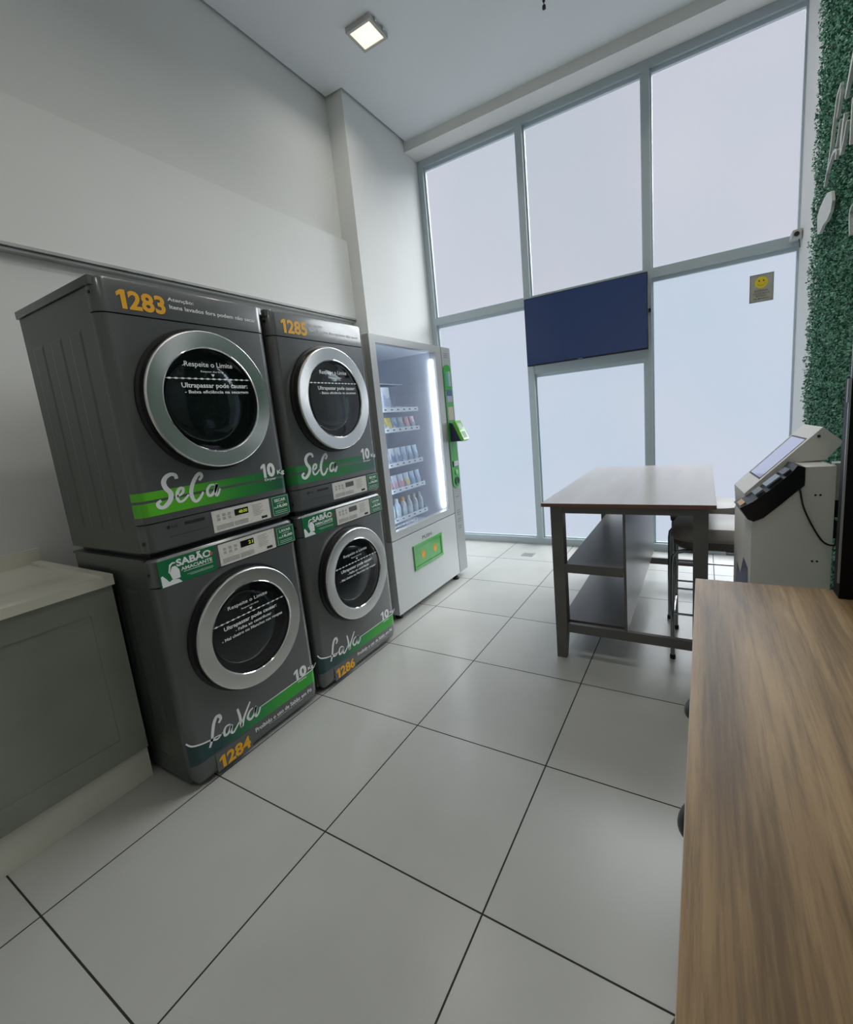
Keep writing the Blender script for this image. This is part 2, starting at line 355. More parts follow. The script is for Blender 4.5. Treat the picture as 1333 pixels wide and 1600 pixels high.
def door(parent, cz, r, washer):
    cy = .343
    d = bpy.data.objects.new('door', None); C.objects.link(d); d.parent = parent
    bm = bmesh.new(); lathe_x(bm, [(.0005, r+.012), (.010, r+.012), (.012, r+.001), (.03, r-.004)], cy, cz); lathe_x(bm, [(.03, r-.004), (.012, r-.06)], cy, cz)
    fin(bm, 'door_seal', black, d, smooth=True)
    bm = bmesh.new(); ri = r*.755
    lathe_x(bm, [(.028, r-.004), (.042, r), (.047, r-.002), (.0495, r-.006), (.0485, (r+ri)/2), (.0465, ri+.004), (.044, ri), (.020, ri-.001)], cy, cz, 96)
    fin(bm, 'door_ring', steel, d, smooth=True, sharp=14)
    bm = bmesh.new(); lathe_x(bm, [(.0462, ri+.004), (.0478, ri+.001), (.044, ri-.002)], cy, cz, 96); fin(bm, 'ring_lip', chrome, d, smooth=True)
    bm = bmesh.new(); lathe_x(bm, [(.022, ri-.0015), (.002, ri-.006), (.002, .001)], cy, cz, 64); fin(bm, 'door_cavity', drum_m, d, smooth=True)
    bm = bmesh.new(); rb = ri*.83
    prof = [(.003, rb)]+[(.003+.028*math.sin(PI/2*k/8), rb*math.cos(PI/2*k/8)+.0005) for k in range(1, 9)]
    lathe_x(bm, prof, cy-.01, cz, 64, cap1=True); fin(bm, 'glass_bowl', bowl_m, d, smooth=True)
    bm = bmesh.new(); prof = [(.040-.002*(1-math.cos(PI/2*k/6)), (ri-.0015)*math.sin(PI/2*k/6)+.001) for k in range(7)][::-1]
    lathe_x(bm, prof, cy, cz, 64, cap1=True); fin(bm, 'door_glass', glass_m, d, smooth=True)
    bm = bmesh.new(); x = .0415
    if not washer:
        o = cz-1.549
        txt(bm, 'Respeite o Limite', .243, .449, 1.672+o, 1.697+o, x, .008); txt(bm, 'Respect the limit', .305, .405, 1.655+o, 1.664+o, x, .01)
        txt(bm, 'Ultrapassar pode causar:', .218, .508, 1.592+o, 1.616+o, x, .02); txt(bm, '- Baixa eficiência na secagem', .226, .508, 1.572+o, 1.588+o, x, .02); zl = 1.632+o; ym = .355
    else:
        o = cz-.572
        txt(bm, 'Respeite o Limite', .238, .437, .684+o, .704+o, x, .008); txt(bm, 'Respect the limit', .299, .387, .667+o, .676+o, x, .01)
        txt(bm, 'Ultrapassar pode causar:', .206, .476, .605+o, .627+o, x, .02); txt(bm, '- Falha ao centrifugar', .255, .443, .583+o, .600+o, x, .02)
        txt(bm, '- Mal cheiro ou Manchas nas roupas', .188, .500, .562+o, .579+o, x, .02); zl = .643+o; ym = .344
    half = math.sqrt((ri-.004)**2-(zl-cz)**2); n = 14
    poly_x(bm, [(cy-half, zl-.0008), (cy+half, zl-.0008), (cy+half, zl+.0008), (cy-half, zl+.0008)], x)
    for k in range(n):
        yy = cy-half+(k+.5)*2*half/n; poly_x(bm, [(yy+.0078*math.cos(a), zl+.0034*math.sin(a)) for a in [2*PI*j/12 for j in range(12)]], x+.0002)
    poly_x(bm, [(ym-.008, zl+.019), (ym, zl+.008), (ym+.008, zl+.019)], x)
    ink(bm, 'glass_lettering', white_ink, d)
    return d
def panel_label(parent, y0, y1, z0, z1, digits, lit):
    x = .0006
    p = box('control_label', label_m, -.001, x, y0, y1, z0, z1, parent)
    w_ = y1-y0; h = z1-z0; bm = bmesh.new(); X = x+.0004
    for r_ in range(5):
        for c_ in range(2): poly_x(bm, [(y0+w_*(.04+.3*c_), z0+h*(.10+.045*r_)), (y0+w_*(.32+.26*c_), z0+h*(.10+.045*r_)), (y0+w_*(.32+.26*c_), z0+h*(.115+.045*r_)), (y0+w_*(.04+.3*c_), z0+h*(.115+.045*r_))], X)
    for r_ in range(2):
        for c_ in range(3): 
            a = y0+w_*(.07+.09*c_); b = z0+h*(.52+.17*r_)
            for q in range(3): poly_x(bm, [(a, b+.004*q), (a+w_*.05, b+.004*q), (a+w_*.05, b+.004*q+.0016), (a, b+.004*q+.0016)], X)
    for r_ in range(8): poly_x(bm, [(y0+w_*.68, z0+h*(.32+.075*r_)), (y0+w_*(.82+.03*(r_ % 3)), z0+h*(.32+.075*r_)), (y0+w_*(.82+.03*(r_ % 3)), z0+h*(.335+.075*r_)), (y0+w_*.68, z0+h*(.335+.075*r_))], X)
    ink(bm, 'fine_print', grey_ink, p)
    bm = bmesh.new(); poly_x(bm, [(y0+w_*.82, z0+h*.08), (y0+w_*.93, z0+h*.08), (y0+w_*.93, z0+h*.2), (y0+w_*.82, z0+h*.2)], X); ink(bm, 'code_mark', dark_ink, p)
    d = box('display', disp_m if lit else lcd_m, x, x+.001, y0+w_*.365, y0+w_*.60, z0+h*.56, z0+h*.86, p)
    bm = bmesh.new(); txt(bm, digits, y0+w_*(.43 if len(digits) > 3 else .5), y0+w_*.58, z0+h*.63, z0+h*.79, x+.0014, .02); ink(bm, 'digits', lit_m if lit else grey_ink, p)
    return p
def price_label(parent, y0, y1, z0, z1, word):
    p = box('price_sticker', green_ink, -.001, .0006, y0, y1, z0, z1, parent); w_ = y1-y0; h = z1-z0; X = .001; bm = bmesh.new()
    txt(bm, word, y0+w_*.18, y1-w_*.18, z0+h*.70, z0+h*.85, X, .03); txt(bm, 'A PARTIR DE', y0+w_*.3, y1-w_*.3, z0+h*.59, z0+h*.64, X, .01)
    txt(bm, 'R$', y0+w_*.12, y0+w_*.27, z0+h*.38, z0+h*.47, X, .02); txt(bm, '18,00', y0+w_*.30, y1-w_*.12, z0+h*.37, z0+h*.54, X, .04)
    for q in range(2): poly_x(bm, [(y0+w_*.15, z0+h*(.14+.09*q)), (y1-w_*.15, z0+h*(.14+.09*q)), (y1-w_*.15, z0+h*(.16+.09*q)), (y0+w_*.15, z0+h*(.16+.09*q))], X)
    t_ = .0012
    for a, b, c_, d_ in ((.05, .95, .05, .05), (.05, .95, .95, .95)): poly_x(bm, [(y0+w_*a, z0+h*c_-t_/2), (y0+w_*b, z0+h*c_-t_/2), (y0+w_*b, z0+h*c_+t_/2), (y0+w_*a, z0+h*c_+t_/2)], X)
    for a in (.05, .95): poly_x(bm, [(y0+w_*a-t_/2, z0+h*.05), (y0+w_*a+t_/2, z0+h*.05), (y0+w_*a+t_/2, z0+h*.95), (y0+w_*a-t_/2, z0+h*.95)], X)
    ink(bm, 'lettering', white_ink, p); return p
def soap_label(parent, y0, y1, z0, z1):
    p = box('soap_sticker', green_ink, -.001, .0006, y0, y1, z0, z1, parent); w_ = y1-y0; h = z1-z0; X = .001; bm = bmesh.new()
    f = lambda a, b: (y0+w_*a, z0+h*b)
    txt(bm, 'SABÃO', *(y0+w_*.30, y0+w_*.93), z0+h*.62, z0+h*.96, X, .04); txt(bm, 'AMACIANTE', y0+w_*.36, y0+w_*.93, z0+h*.42, z0+h*.56, X, .03)
    for a, b, c_, t in ((.40, .93, .36, .02), (.45, .93, .22, .012), (.5, .93, .17, .012)): poly_x(bm, [f(a, c_), f(b, c_), f(b, c_+t), f(a, c_+t)], X)
    # bottle with handle and splash
    poly_x(bm, [f(.20, .2), f(.33, .2), f(.335, .5), f(.30, .62), f(.28, .68), f(.225, .68), f(.20, .60), f(.17, .45)], X)
    poly_x(bm, [f(.17, .45), f(.15, .50), f(.185, .78), f(.235, .84), f(.29, .82), f(.29, .78), f(.24, .78), f(.205, .72), f(.18, .55)], X)
    poly_x(bm, [f(.02, .02), f(.35, .02), f(.30, .16), f(.2, .22), f(.14, .16), f(.10, .30), f(.05, .45), f(.02, .42)], X)
    ink(bm, 'lettering', white_ink, p)
    bm = bmesh.new(); poly_x(bm, [(y0+w_*.93+.006*math.cos(a), z0+h*.72+.008*math.sin(a)) for a in [2*PI*k/14 for k in range(14)]], X+.0004)
    ink(bm, 'red_mark', mat('red_ink', S(200, 80, 80), .5), p); return p
SECA = [([(0.154, 1.259), (0.152, 1.273), (0.136, 1.279), (0.116, 1.271), (0.104, 1.253), (0.108, 1.231), (0.122, 1.209), (0.118, 1.187), (0.104, 1.171), (0.086, 1.161), (0.071, 1.167), (0.069, 1.18), (0.083, 1.188)], .013),
        ([(0.144, 1.191), (0.166, 1.201), (0.172, 1.217), (0.161, 1.221), (0.148, 1.207), (0.143, 1.185), (0.151, 1.17), (0.169, 1.174), (0.19, 1.191)], .009),
        ([(0.242, 1.239), (0.256, 1.253), (0.249, 1.266), (0.231, 1.254), (0.212, 1.227), (0.201, 1.197), (0.204, 1.17), (0.216, 1.159), (0.234, 1.17), (0.251, 1.191)], .011),
        ([(0.305, 1.211), (0.286, 1.212), (0.27, 1.196), (0.269, 1.176), (0.281, 1.17), (0.3, 1.185), (0.316, 1.213), (0.305, 1.187), (0.304, 1.166), (0.313, 1.169), (0.326, 1.192)], .009)]
LAVA = [([(-.008, .232), (0.012, 0.207), (0.053, 0.189), (0.097, 0.180), (0.143, 0.175)], .005),
        ([(0.133, 0.229), (0.145, 0.241), (0.141, 0.257), (0.128, 0.259), (0.114, 0.241), (0.103, 0.211), (0.094, 0.18), (0.079, 0.152)], .010),
        ([(0.083, 0.178), (0.102, 0.172), (0.118, 0.166), (0.142, 0.179)], .006),
        ([(0.181, 0.190), (0.163, 0.193), (0.15, 0.179), (0.151, 0.158), (0.168, 0.16), (0.186, 0.183), (0.179, 0.158), (0.188, 0.146), (0.207, 0.16), (0.224, 0.176)], .008),
        ([(0.224, 0.235), (0.229, 0.196), (0.230, 0.146), (0.247, 0.178), (0.288, 0.23)], .009),
        ([(0.297, 0.194), (0.277, 0.187), (0.264, 0.167), (0.276, 0.15), (0.297, 0.162), (0.313, 0.191), (0.304, 0.164), (0.306, 0.145), (0.32, 0.153), (0.334, 0.174)], .008),
        ([(0.324, 0.174), (0.43, 0.175), (0.546, 0.177), (0.62, 0.178), (0.662, 0.182), (0.686, 0.202)], .004)]
def body_sides(t, z0, z1, name='body'):
    out = rrect(-.62, -.047, .003, W_-.003, .004, 1)
    bm = bmesh.new(); loft(bm, [[(p[0], p[1], z0) for p in out], [(p[0], p[1], z1) for p in out]])
    for sgn, yy in ((-1, .003), (1, W_-.003)):      # shallow pressed ribs in both side sheets
        for xa, xb in ((-.56, -.46), (-.40, -.30), (-.24, -.14)):
            vs = []
            for ins, d in ((0, 0), (.012, .0022)):
                vs.append([bm.verts.new((x_, yy+sgn*d, z_)) for x_, z_ in ((xa+ins, z0+.08+ins), (xb-ins, z0+.08+ins), (xb-ins, z1-.12-ins), (xa+ins, z1-.12-ins))])
            for q in range(4): bm.faces.new((vs[0][q], vs[0][(q+1) % 4], vs[1][(q+1) % 4], vs[1][q]))
            bm.faces.new(vs[1])
    b = fin(bm, name, graph_s, t)
    return b
def screw(t, y, z):
    bm = bmesh.new(); lathe_x(bm, [(-.012, .006), (.0015, .006), (.002, .004)], y, z, 16, cap1=True); return fin(bm, 'screw', black, t, smooth=True)
def side_screw(t, x, z):
    bm = bmesh.new(); tube(bm, [(x, .004, z), (x, -.0015, z)], .006, 14); return fin(bm, 'screw', black, t)
def dryer(y0, no, label, lit, band):
    D = 1.0
    t = thing('tumble_dryer', label, 'dryer', (0, y0, D), 0, None)
    z = lambda v: v-D
    body_sides(t, z(1.0), z(1.935))
    prism_z('lid', graph, rrect(-.628, -.012, -.004, W_+.004, .006, 2), z(1.937), z(1.965), t, bevel=.003)
    prism_z('header_panel', graph, rrect(-.045, .002, 0, W_, .04, 8), z(1.852), z(1.966), t, steps=[(z(1.852), .0), (z(1.958), 0), (z(1.966), .006)])
    prism_z('front_panel', graph, rrect(-.045, 0, 0, W_, .04, 8), z(1.111), z(1.848), t)
    prism_z('lower_panel', graph, rrect(-.045, 0, 0, W_, .04, 8), z(1.0), z(1.107), t, steps=[(z(1.0), .008), (z(1.006), .001), (z(1.107), 0)])
    box('panel_seam', black, -.046, -.022, .03, W_-.03, z(1.1), z(1.86), t)
    side_screw(t, -.03, z(1.915)); side_screw(t, -.02, z(1.04))
    door(t, z(1.549), .268, False)
    bm = bmesh.new(); yb = .040
    for a, b in ((1.136, 1.186), (1.196, 1.226)):
        # the printed band also wraps the rounded corner
        outl = [(.0006-(.04+.0006)*(1-math.cos(k*PI/2/8)) , yb-(.04+.0006)*math.sin(k*PI/2/8)) for k in range(8, -1, -1)]+[(.0006, W_-.04)]+[(.0006-.0406*(1-math.cos(k*PI/16)), W_-.04+.0406*math.sin(k*PI/16)) for k in range(1, 5)]
        vs = [(bm.verts.new((x_, y_, z(a))), bm.verts.new((x_, y_, z(b)))) for x_, y_ in outl]
        for p, q in zip(vs, vs[1:]): bm.faces.new((p[0], q[0], q[1], p[1]))
    ink(bm, 'printed_band', band, t)
    bm = bmesh.new()
    for s_, w2 in SECA: ribbon(bm, [(a, z(b)) for a, b in s_], w2*1.3, .0012)
    ink(bm, 'script_lettering', white_ink, t); bm = bmesh.new()
    num(bm, '10', .540, .618, z(1.200), z(1.264), .0012, .05); txt(bm, 'Kg', .628, .670, z(1.200), z(1.226), .0012, .03); txt(bm, 'Dryer', .553, .618, z(1.182), z(1.196), .0012, .02)
    ink(bm, 'capacity_lettering', white_ink, t); bm = bmesh.new()
    txt(bm, 'Atenção:', .247, .350, z(1.918), z(1.934), .0032, .015); txt(bm, 'Itens lavados fora podem não secar', .250, .636, z(1.888), z(1.908), .0032, .02)
    ink(bm, 'notice_lettering', white_ink, t)
    bm = bmesh.new(); num(bm, no, .069, .234, z(1.868), z(1.932), .0032, .035); ink(bm, 'number_lettering', yellow_ink, t)
    panel_label(t, .268, .556, z(1.013), z(1.119-.016), '48:00', lit)
    price_label(t, .568, .672, z(1.012), z(1.1055), 'SECAR')
    bm = bmesh.new(); poly_x(bm, [(.153, z(1.078)), (.236, z(1.078)), (.236, z(1.09)), (.153, z(1.09))], .0008)
    poly_x(bm, [(.09+.007*math.cos(a), z(1.083)+.007*math.sin(a)) for a in [2*PI*k/14 for k in range(14)]], .0008); txt(bm, 'LG', .102, .124, z(1.078), z(1.088), .0008, .02)
    poly_x(bm, [(.09, z(1.045)), (.25, z(1.045)), (.25, z(1.0465)), (.09, z(1.0465))], .0008)
    ink(bm, 'badge', dark_ink, t)
    return t
def washer(y0, no, label, lit):
    t = thing('washing_machine', label, 'washing machine', (0, y0, 0), 0, None)
    body_sides(t, .03, .965)
    prism_z('top_cover', graph_s, rrect(-.625, -.047, -.001, W_+.001, .004, 1), .966, .976, t)
    prism_z('header_panel', graph, rrect(-.045, 0, 0, W_, .04, 8), .868, .976, t, steps=[(.868, 0), (.966, 0), (.976, .012)])
    prism_z('front_panel', graph, rrect(-.045, 0, 0, W_, .04, 8), .03, .864, t, steps=[(.022, .022), (.032, .012), (.055, .003), (.09, 0), (.864, 0)])
    box('panel_seam', black, -.046, -.022, .03, W_-.03, .2, .90, t)
    for xx in (-.58, -.09):
        for yy in (.06, W_-.06):
            bm = bmesh.new(); lathe_z(bm, [(.0, .022), (.012, .022), (.014, .012), (.031, .012)], xx, yy, 16); fin(bm, 'foot', rubber, t, smooth=True)
    bm = bmesh.new(); bx(bm, -.60, -.05, .03, W_-.03, .976, .998); fin(bm, 'stacking_spacer', black, t)
    door(t, .572, .262, True)
    bm = bmesh.new()
    outl = [(.0006-.0406*(1-math.cos(k*PI/16)), .04-.0406*math.sin(k*PI/16)) for k in range(6, -1, -1)]
    def zt(y): return .205 if y < .02 else (.205-(y-.02)*.33 if y < .1 else .177)
    def zb(y): return .125 if y > .35 else .125
    ys = outl+[(.0006, .06+k*(W_-.04-.06)/30) for k in range(31)]+[(.0006-.0406*(1-math.cos(k*PI/16)), W_-.04+.0406*math.sin(k*PI/16)) for k in range(1, 5)]
    def top(y): 
        P = [(-.01, .222), (.012, .205), (.053, .188), (.097, .179), (.143, .173), (.62, .176), (.662, .181), (.7, .2)]
        for a, b in zip(P, P[1:]):
            if a[0] <= y <= b[0]: return a[1]+(b[1]-a[1])*(y-a[0])/(b[0]-a[0])
        return .2
    vs = [(bm.verts.new((x_, y_, .112)), bm.verts.new((x_, y_, top(y_)))) for x_, y_ in ys]
    for p, q in zip(vs, vs[1:]): bm.faces.new((p[0], q[0], q[1], p[1]))
    ink(bm, 'printed_band', band2, t)
    bm = bmesh.new()
    for s_, w2 in LAVA: ribbon(bm, s_, w2*1.35, .0012)
    ink(bm, 'script_lettering', white_ink, t); bm = bmesh.new()
    num(bm, '10', .540, .622, .178, .233, .0012, .05); txt(bm, 'Kg', .632, .668, .186, .206, .0013, .03); txt(bm, 'Washer', .556, .618, .162, .170, .0012, .02)
    ink(bm, 'capacity_lettering', white_ink, t); bm = bmesh.new()
    txt(bm, 'Proibido o uso de Sabão em Pó', .290, .634, .073, .093, .0012, .02); txt(bm, 'The use of powder soap is forbidden', .36, .575, .063, .069, .0012, .005)
    ink(bm, 'notice_lettering', white_ink, t)
    p = box('filter_flap', graph, -.001, .0025, .094, .266, .012+.012, .106, t, bevel=.0012)
    bm = bmesh.new(); num(bm, no, .106, .257, .030, .085, .003, .035); ink(bm, 'number_lettering', yellow_ink, p)
    panel_label(t, .270, .558, .868, .964-.004, '21', lit); price_label(t, .568, .676, .868, .956, 'LAVAR'); soap_label(t, .022, .252, .862, .966)
    side_screw(t, -.03, .92)
    return t
dryer(0, '1283', 'dark grey tumble dryer numbered 1283 stacked beside the grey cabinet', True, band1)
washer(0, '1284', 'dark grey front-loading washing machine numbered 1284 under the first dryer', True)
dryer(.713, '1285', 'dark grey tumble dryer numbered 1285 stacked beside the vending machine', False, band1_washed)
washer(.713, '1286', 'dark grey front-loading washing machine numbered 1286 next to the vending machine', False)

# ------------------------------------------------------------------ vending machine
VX = -.107
vend_w = noise_bump(mat('vending_white', S(196, 200, 200), .35, coat=.2), 300, .02)
vend_g = mat('vending_grey_metal', S(188, 190, 188), .3, metal=.35)
vend_in = mat('vending_inner_white', S(225, 230, 240), .4)
vgreen = noise_color(mat('green_plastic', S(60, 160, 60), .35, coat=.3), [S(52, 152, 56), S(66, 168, 66)], 8)
clear = bpy.data.materials.new('clear_glass'); clear.use_nodes = True
nt = clear.node_tree; nt.nodes.remove(nt.nodes['Principled BSDF'])
tr = nt.nodes.new('ShaderNodeBsdfTransparent'); tr.inputs[0].default_value = (.93, .95, .97, 1)
gl = nt.nodes.new('ShaderNodeBsdfGlossy'); gl.inputs['Roughness'].default_value = .02
fr = nt.nodes.new('ShaderNodeFresnel'); fr.inputs[0].default_value = 1.5; mxs = nt.nodes.new('ShaderNodeMixShader')
ge = nt.nodes.new('ShaderNodeNewGeometry'); iv = nt.nodes.new('ShaderNodeMath'); iv.operation = 'SUBTRACT'; iv.inputs[0].default_value = 1; nt.links.new(ge.outputs['Backfacing'], iv.inputs[1]); fm = nt.nodes.new('ShaderNodeMath'); fm.operation = 'MULTIPLY'; nt.links.new(fr.outputs[0], fm.inputs[0]); nt.links.new(iv.outputs[0], fm.inputs[1]); nt.links.new(fm.outputs[0], mxs.inputs[0]); nt.links.new(tr.outputs[0], mxs.inputs[1]); nt.links.new(gl.outputs[0], mxs.inputs[2]); nt.links.new(mxs.outputs[0], nt.nodes['Material Output'].inputs[0])
v = thing('vending_machine', 'white glass-fronted vending machine with a green payment strip beside the dryers', 'vending machine', (0, 0, 0))
VB = -.815
Y0, Y1, Y2 = 1.592, 2.522, 2.672
boxes('cabinet', vend_w, [(VB, VB+.02, Y0, Y2, .05, 1.975), (VB+.02, VX-.05, Y0, Y0+.025, .05, 1.975), (VB+.02, VX-.05, Y2-.02, Y2, .05, 1.975),
      (VB+.02, VX-.05, Y0+.025, Y2-.02, 1.945, 1.975), (VB+.02, VX-.05, Y0+.025, Y2-.02, .05, .56)], v, bevel=.002)
boxes('inner_lining', vend_in, [(VB+.02, VB+.03, Y0+.025, Y2-.02, .56, 1.945), (VB+.03, VX-.052, 2.425, 2.44, .56, 1.945), (VB+.03, VX-.052, Y0+.025, Y0+.035, .56, 1.945),
      (VB+.03, VX-.052, Y0+.035, 2.425, 1.93, 1.945), (VB+.03, VX-.052, Y0+.035, 2.425, .56, .57)], v)
boxes('door_frame', vend_g, [(VX-.048, VX, Y0, 1.655, .592, 1.975), (VX-.048, VX, 2.43, Y1, .592, 1.975), (VX-.048, VX, 1.655, 2.43, 1.925, 1.975), (VX-.048, VX, 1.655, 2.43, .592, .645)], v, bevel=.003)
box('door_glass', clear, VX-.02, VX-.014, 1.655, 2.43, .645, 1.925, v)
box('lower_panel', vend_w, VX-.048, VX, Y0, Y1, .05, .586, v, bevel=.003)
pp = box('payment_panel', noise_bump(mat('payment_panel_grey', S(160, 164, 164), .4, metal=.2), 200, .02), VX-.048, VX+.002, Y1+.004, Y2, .05, 1.972, v, bevel=.003)
led = mat('led_strip', (.9, .93, 1), .5, emit=(.88, .94, 1), es=22)
box('led_strip', led, VX-.05, VX-.042, 2.412, 2.424, .66, 1.87, v)
box('led_strip', led, VX-.046, VX-.03, 1.657, 1.662, .66, 1.87, v)  # extra strip added behind the frame, unseen, to brighten the interior
g = bpy.data.objects.new
bm = bmesh.new(); ring = []
out = []
for k in range(9): a = PI*k/8; out.append((2.592+.062*math.cos(a), 1.79+.045*math.sin(a)))
for k in range(9): a = PI+PI*k/8; out.append((2.592+.062*math.cos(a), .855+.058*math.sin(a)))
loft(bm, [[(VX+.002, a, b) for a, b in out], [(VX+.007, a, b) for a, b in out]]); gp = fin(bm, 'green_strip', vgreen, v, bevel=.0015)
X = VX+.0072
box('sticker', mat('teal_sticker', S(70, 150, 130), .5), X, X+.001, 2.55, 2.60, 1.66, 1.78, gp)
box('sticker', mat('pale_sticker', S(150, 165, 170), .5), X, X+.001, 2.60, 2.64, 1.66, 1.78, gp)
box('sticker', mat('blue_sticker', S(70, 90, 130), .5), X, X+.001, 2.55, 2.64, 1.58, 1.63, gp)
box('sticker', mat('lilac_sticker', S(165, 160, 190), .5), X, X+.001, 2.55, 2.64, 1.53, 1.58, gp)
box('sticker', mat('beige_sticker', S(190, 180, 165), .5), X, X+.001, 2.55, 2.64, 1.38, 1.49, gp)
box('coin_slot', black, X, X+.004, 2.55, 2.565, .985, 1.035, gp)
box('coin_plate', mat('slot_white', S(200, 210, 205), .4), X, X+.006, 2.567, 2.64, .99, 1.03, gp)
bm = bmesh.new(); lathe_x(bm, [(X, .022), (X+.006, .022), (X+.008, .018)], 2.60, .935, 24, cap1=True); fin(bm, 'button', mat('light_green_button', S(130, 200, 130), .4), gp, smooth=True)
bm = bmesh.new(); lathe_x(bm, [(X, .036), (X+.005, .036), (X+.006, .033), (X+.002, .028), (X+.001, .001)], 2.60, .86, 32); fin(bm, 'lock', mat('dark_green_recess', S(20, 80, 45), .5), gp, smooth=True)
# card reader on a wedge bracket
bm = bmesh.new()
def prism_y(bm, prof, y0, y1): loft(bm, [[(a, y0, b) for a, b in prof], [(a, y1, b) for a, b in prof]])
prism_y(bm, [(X, 1.20), (X+.10, 1.20), (X+.028, 1.35), (X, 1.36)], 2.555, 2.64); rb = fin(bm, 'reader_bracket', mat('navy_plastic', S(40, 40, 70), .4), v, bevel=.003)
bm = bmesh.new(); prism_y(bm, [(X+.102, 1.196), (X+.128, 1.212), (X+.056, 1.372), (X+.028, 1.358)], 2.548, 2.648); rd = fin(bm, 'card_reader', mat('lime_plastic', S(100, 185, 40), .3, coat=.4), v, bevel=.003)
def on_slope(t, d=.0006):   # point on the reader's face
    a = Vector((X+.128, 0, 1.212)); b = Vector((X+.056, 0, 1.372)); p = a+(b-a)*t; n_ = Vector((.16, 0, .072)).normalized(); return p+n_*d
bm = bmesh.new()
for (t0, t1, ya, yb) in ((.55, .85, 2.565, 2.63),):
    p, q = on_slope(t0), on_slope(t1); bm.faces.new([bm.verts.new((k.x, yy, k.z)) for k, yy in ((p, ya), (p, yb), (q, yb), (q, ya))])
ink(bm, 'reader_display', mat('pale_screen', S(170, 190, 175), .3), rd)
bm = bmesh.new()
for (t0, t1, ya, yb) in ((.08, .42, 2.562, 2.632),):
    p, q = on_slope(t0), on_slope(t1); bm.faces.new([bm.verts.new((k.x, yy, k.z)) for k, yy in ((p, ya), (p, yb), (q, yb), (q, ya))])
ink(bm, 'tap_zone', mat('dark_green_pad', S(50, 95, 30), .3), rd)
bm = bmesh.new()
bx(bm, VX, VX+.008, 1.835, 2.258, .30, .322); bx(bm, VX, VX+.008, 1.835, 2.258, .468, .490); bx(bm, VX, VX+.008, 1.835, 1.857, .322, .468); bx(bm, VX, VX+.008, 2.236, 2.258, .322, .468)
fin(bm, 'pickup_frame', vgreen, v)
fl = box('pickup_flap', vgreen, VX, VX+.004, 1.86, 2.233, .325, .465, v)
hand_ink = mat('orange_ink', S(240, 170, 50), .5)
for yc in (1.965, 2.14):      # small orange hand symbols
    bm = bmesh.new()
    zc = .395; X3 = VX+.0046
    poly_x(bm, [(yc-.022, zc-.012), (yc-.010, zc-.034), (yc+.012, zc-.034), (yc+.024, zc-.010), (yc+.020, zc+.012), (yc-.018, zc+.010)], X3)
    for k, (dy, dz, w2) in enumerate(((-.03, .022, .006), (-.014, .036, .006), (.004, .038, .006), (.020, .032, .006), (.034, .010, .006))):
        a = Vector((yc+dy*.5, zc+.004)); b = Vector((yc+dy, zc+dz)); d = (b-a).normalized(); n_ = Vector((-d.y, d.x))*w2/2*1.3
        poly_x(bm, [tuple(a+n_), tuple(a-n_), tuple(b-n_), tuple(b+n_)], X3+.0001*(k+1))
    ink(bm, 'hand_symbol', hand_ink, fl)
bm = bmesh.new(); txt(bm, 'PUSH', 1.975, 2.115, .505, .532, VX+.0006, .02); ink(bm, 'push_lettering', grey_ink, v)
bm = bmesh.new()
for zz in (1.92, 1.905, 1.89, .72, .60, .58, .56, .52, .50, .46, .44): poly_x(bm, [(2.56, zz), (2.625, zz), (2.625, zz+.004), (2.56, zz+.004)], VX+.0026)
ink(bm, 'fine_print', grey_ink, pp)
for yy, xx in ((1.66, VX-.06), (2.495, VX-.03), (1.66, VB+.06), (2.60, VB+.06)):
    bm = bmesh.new(); lathe_z(bm, [(0, .028), (.012, .028), (.03, .014), (.05, .012)], xx, yy, 20); fin(bm, 'foot', rubber, v, smooth=True)
shelf_m = mat('shelf_clear', S(190, 198, 210), .3)
strip_m = mat('price_strip_white', S(222, 230, 240), .4)
SH = [1.485, 1.342, 1.093, .905, .690]
for z_ in SH:
    boxes('shelf', shelf_m, [(VB+.05, -.182, 1.66, 2.205, z_-.006, z_)]+[(VB+.05, -.19, 1.665+k*.077-.0015, 1.665+k*.077+.0015, z_, z_+.035) for k in range(8)], v)
    s_ = box('price_strip', strip_m, -.182, -.176, 1.66, 2.205, z_-.010, z_+.022, v)
    bm = bmesh.new()
    for k in range(7): poly_x(bm, [(1.69+k*.077, z_+.003), (1.715+k*.077, z_+.003), (1.715+k*.077, z_+.011), (1.69+k*.077, z_+.011)], -.1755)
    ink(bm, 'price_mark', grey_ink, s_)
box('shelf', shelf_m, VB+.05, -.23, 1.66, 2.1, 1.675, 1.681, v)
bm = bmesh.new()
for k in range(11): bx(bm, -.18, -.176, 1.67+k*.035, 1.695+k*.035, .648, .662)
fin(bm, 'price_strip', strip_m, v)
